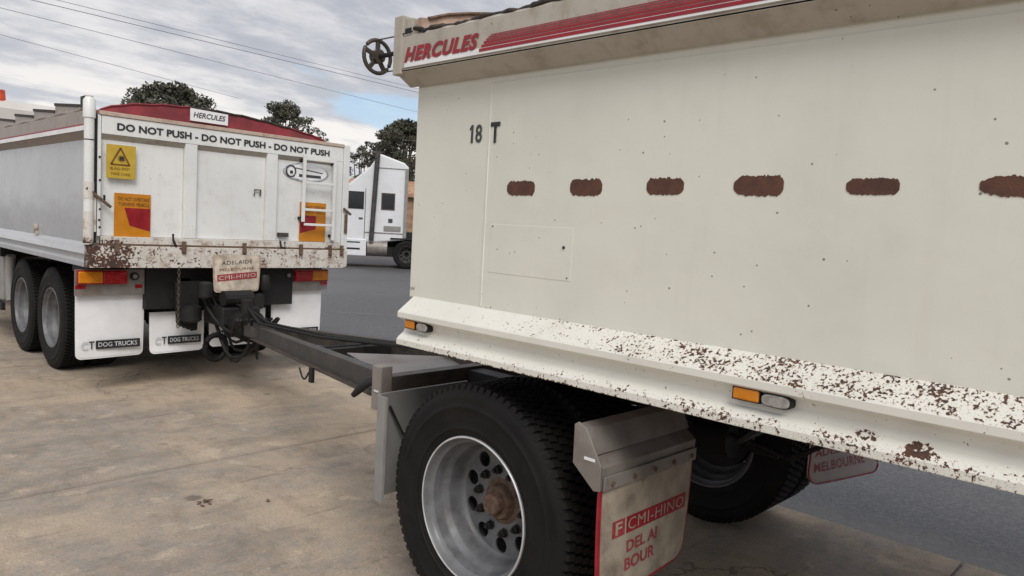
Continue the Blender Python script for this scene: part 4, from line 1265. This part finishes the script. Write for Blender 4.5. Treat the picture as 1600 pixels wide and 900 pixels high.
# local y: +y is towards... left of the truck faces the camera
slp = [(-1.10, 1.02), (-1.10, 3.60), (-0.95, 3.75), (-0.10, 4.02), (0.02, 3.92), (0.25, 3.55), (0.95, 2.92), (1.75, 2.84), (2.15, 1.95), (3.4, 1.72), (3.55, 0.8), (1.7, 0.72), (0.0, 0.9)]
cabo = MB().prism(slp, 1, -1.12, 1.12).build('cab', 'plaster', pm, org=(0, 0, 0), bevel=0.05)
for s in (-1, 1):
    y0, y1 = (1.12, 1.135) if s > 0 else (-1.135, -1.12)
    lb('sleeper_window', 'glass', -0.62, -0.22, y0, y1, 2.10, 2.62, parent=cabo)
    lb('window_frame', 'steel2', -0.66, -0.18, y0 * 0.998, y1 * 0.999, 2.06, 2.66, parent=cabo)
    lb('door_window', 'glass', 0.42, 1.30, y0, y1, 2.05, 2.66, parent=cabo)
    lb('door_seam', 'steel2', 0.36, 0.38, y0, y1, 0.95, 2.78, parent=cabo)
    lb('lower_door_window', 'glass', 1.05, 1.32, y0, y1, 1.45, 1.75, parent=cabo)
    lb('door_handle', 'steel2', 0.44, 0.58, y0, y1 * 1.01, 1.70, 1.75, parent=cabo)
    lb('side_marking', 'greyink', -0.60, -0.45, y0, y1, 1.62, 1.76, parent=cabo)
    lb('side_extender', 'guard', -1.10, -0.98, y0, y1 * 1.02, 1.1, 3.55, parent=cabo)
    lb('roof_seam', 'guard', -1.0, 0.0, y0, y1 * 1.005, 3.52, 3.545, parent=cabo)
    lb('locker_door', 'guard', -0.9, -0.3, y0, y1 * 1.01, 1.32, 1.50, parent=cabo)
    lb('side_stripe', 'silver', -1.08, 0.35, y0, y1, 1.22, 1.26, parent=cabo)
    lb('mirror', 'black', 1.40, 1.55, y0 * 1.0 + s * 0.12, y1 + s * 0.15, 1.9, 2.5, parent=cabo)
    MB().tube([(0.12, s * 1.24, 0.95), (0.0, s * 1.24, 4.12)], 0.085, 12).build('exhaust_stack', 'steel', pm, org=(0, 0, 0), smooth=50)
    MB().tube([(-0.45, s * 0.92, 0.70), (0.25, s * 0.92, 0.70)], 0.30, 18).build('fuel_tank', 'silver', pm, org=(0, 0, 0), smooth=50)
    lb('cab_skirt', 'plaster', 0.28, 2.0, min(s * 1.20, s * 1.14), max(s * 1.20, s * 1.14), 0.40, 1.0, bev=0.03)
    lb('step', 'dark', 0.5, 1.0, min(s * 1.20, s * 1.21), max(s * 1.20, s * 1.21), 0.62, 0.68)
    lb('step', 'dark', 0.5, 1.0, min(s * 1.20, s * 1.21), max(s * 1.20, s * 1.21), 0.86, 0.90)
    lb('chassis_rail', 'dark', -3.9, 3.3, s * 0.42 - 0.05, s * 0.42 + 0.05, 0.75, 1.0)
    lb('mudguard', 'dark', -3.4, -0.55, min(s * 0.72, s * 1.2), max(s * 0.72, s * 1.2), 1.04, 1.09)
    for xx in (-1.15, -2.45, 2.8):
        w = bpy.data.objects.new('wheel', None)
        COL.objects.link(w)
        w.parent = pm
        w.location = (xx, s * 1.2, 0.51)
        w.rotation_euler = (0, 0, -PI / 2 if s > 0 else PI / 2)
        child('tyre', ME_TY, w)
        child('rim', ME_RIM_DARK, w)
        child('wheel_disc', ME_DISC_DARK, w)
lb('rear_deck', 'dark', -1.9, -1.12, -1.0, 1.0, 0.95, 1.30)
lb('fifth_wheel', 'dark', -2.6, -1.6, -0.45, 0.45, 1.12, 1.2)
lb('underbody', 'dark', -3.0, 2.6, -0.9, 0.9, 0.40, 0.75)

# low brown shed behind it
f_ = -vd
def far_pt(px, dist, z=0):
    """ground point on the bearing of image column px (bearing only, measured once)"""
    a = (px - 800) / 1156.0
    d = Vector((RM[0][0] * a + RM[0][2], RM[1][0] * a + RM[1][2]))
    d /= (Vector((0.7193, 0.69)).normalized() @ d) if False else d.dot(Vector((0.7193, 0.69)).normalized())
    return Vector((d.x * dist, d.y * dist, z))
c0 = far_pt(560, 41)
shed = thing('brick_shed', 'low brown brick shed with terracotta roof just behind the distant white prime mover', 'shed', (c0.x, c0.y, -0.01), math.atan2(vd.y, vd.x), local=True)
MB().box(-1, 14, 0, 6, 0, 3.05).build('wall', 'timber', shed, org=(0, 0, 0))
MB().prism([(-0.3, 3.052), (-0.3, 3.25), (3.0, 4.1), (6.3, 3.25), (6.3, 3.052)], 0, -1.3, 14.3).build('roof', 'roof', shed, org=(0, 0, 0))
for k in range(3):
    MB().box(3.0 + 3.6 * k, 4.4 + 3.6 * k, -0.02, 0.0, 1.0, 2.2).build('window', 'glass', shed, org=(0, 0, 0))

# ------------------------------------------------------------------ trees
def tree(loc, H, R, label, seed, n_cl=70, n_leaf=170, base=0.35, sparse=1.0):
    rs = np.random.default_rng(seed)
    t_ = thing('gum_tree', label, 'tree', loc, 0, 'trees on the skyline', local=True)
    mb_ = MB()
    hb = H * base
    mb_.tube([(0, 0, 0), (0.1, 0.05, hb * 0.5), (0.05, 0.2, hb), (0.2, 0.1, H * 0.7)], [H * 0.035, H * 0.028, H * 0.022, H * 0.008], 8)
    cl = []
    for i in range(n_cl):
        a = rs.uniform(0, 2 * PI)
        u_ = rs.uniform(0, 1)
        zc = hb + (H - hb) * (0.08 + 0.88 * u_)
        prof_ = math.sin(PI * min(0.97, 0.18 + 0.78 * u_)) ** 0.7
        r_ = R * prof_ * math.sqrt(rs.uniform(0.05, 1))
        cl.append((r_ * math.cos(a), r_ * math.sin(a), zc, R * rs.uniform(0.08, 0.22)))
    for c in cl[::3]:
        st = Vector((0.05, 0.2, hb * rs.uniform(0.8, 1.2)))
        en = Vector(c[:3])
        mid = (st + en) / 2 + Vector((0, 0, H * 0.03))
        mb_.tube([st, mid, en], [H * 0.012, H * 0.008, H * 0.003], 5)
    mb_.build('trunk', 'bark', t_, org=(0, 0, 0), smooth=60)
    V, F = [], []
    for (cx, cy, cz, cr) in cl:
        m_ = int(n_leaf * (cr / (R * 0.2)) ** 1.6 * sparse)
        d = rs.normal(size=(m_, 3))
        d /= np.linalg.norm(d, axis=1)[:, None]
        rad = cr * rs.uniform(0.25, 1.05, size=(m_, 1)) ** 0.45
        P = np.array([cx, cy, cz]) + d * rad * np.array([1.15, 1.15, 0.75])
        A = rs.normal(size=(m_, 3)); A /= np.linalg.norm(A, axis=1)[:, None]
        B = np.cross(A, rs.normal(size=(m_, 3))); B /= np.linalg.norm(B, axis=1)[:, None]
        sz = R * rs.uniform(0.014, 0.034, size=(m_, 1))
        q = np.stack([P - A * sz * 1.6, P - B * sz * 0.7, P + A * sz * 1.6, P + B * sz * 0.7], axis=1).reshape(-1, 3)
        k = len(V)
        V += q.tolist()
        F += [(k + 4 * i, k + 4 * i + 1, k + 4 * i + 2, k + 4 * i + 3) for i in range(m_)]
    me = bpy.data.meshes.new('crown')
    me.from_pydata(V, [], F)
    me.materials.append(MT['leaf'])
    o = bpy.data.objects.new('crown', me)
    COL.objects.link(o)
    o.parent = t_
    return t_

def ptree(px, ytop, dist, wpx, label, seed, **kw):
    yh = 312.4 + 0.0556 * px
    H = 1.65 + (yh - ytop) / 1156.0 * dist
    p = far_pt(px, dist)
    return tree((p.x, p.y, -0.012), H, wpx / 2 / 1156.0 * dist, label, seed, **kw)
ptree(262, 133, 58, 175, 'dark gum tree showing above the left end of the red tarp', 3, n_cl=170)
ptree(438, 164, 66, 120, 'dark gum tree showing above the right end of the red tarp', 5, n_cl=120)
ptree(488, 198, 75, 50, 'small tree tip just left of the tailgate top right corner', 9, n_cl=30)
ptree(618, 190, 46, 130, 'large dark gum tree behind the distant prime mover roof', 11, n_cl=200, base=0.25)
ptree(556, 228, 52, 90, 'shorter dark tree left of the large gum, above the prime mover bonnet', 14, n_cl=60, base=0.2)

# ------------------------------------------------------------------ power lines
def wire(p, q, label, r=0.012):
    p, q = Vector(p), Vector(q)
    d = (q - p)
    a, b_ = p - d * 1.0, q + d * 1.2
    pts = []
    for i in range(41):
        s_ = i / 40
        c = a.lerp(b_, s_)
        pts.append(tuple(c))
    o = MB().tube(pts, r, 6).build('power_line', 'wire', smooth=60)
    tag(o, label, 'power line', 'overhead wires')
wire((7.49, 32.31, 9.0), (26.1, 33.66, 9.0), 'overhead wire, lower of the close upper pair crossing the sky', 0.013)
wire((7.49, 32.31, 9.22), (26.1, 33.66, 9.2), 'overhead wire, topmost of all crossing the cloudy sky', 0.010)
wire((6.99, 34.75, 9.0), (18.43, 37.02, 9.0), 'single overhead wire just below the close upper pair', 0.011)
wire((8.11, 40.29, 9.0), (14.63, 43.19, 9.0), 'lowest overhead wire, nearest the white truck cab', 0.011)

for o in LOCALS:
    del o['_local']
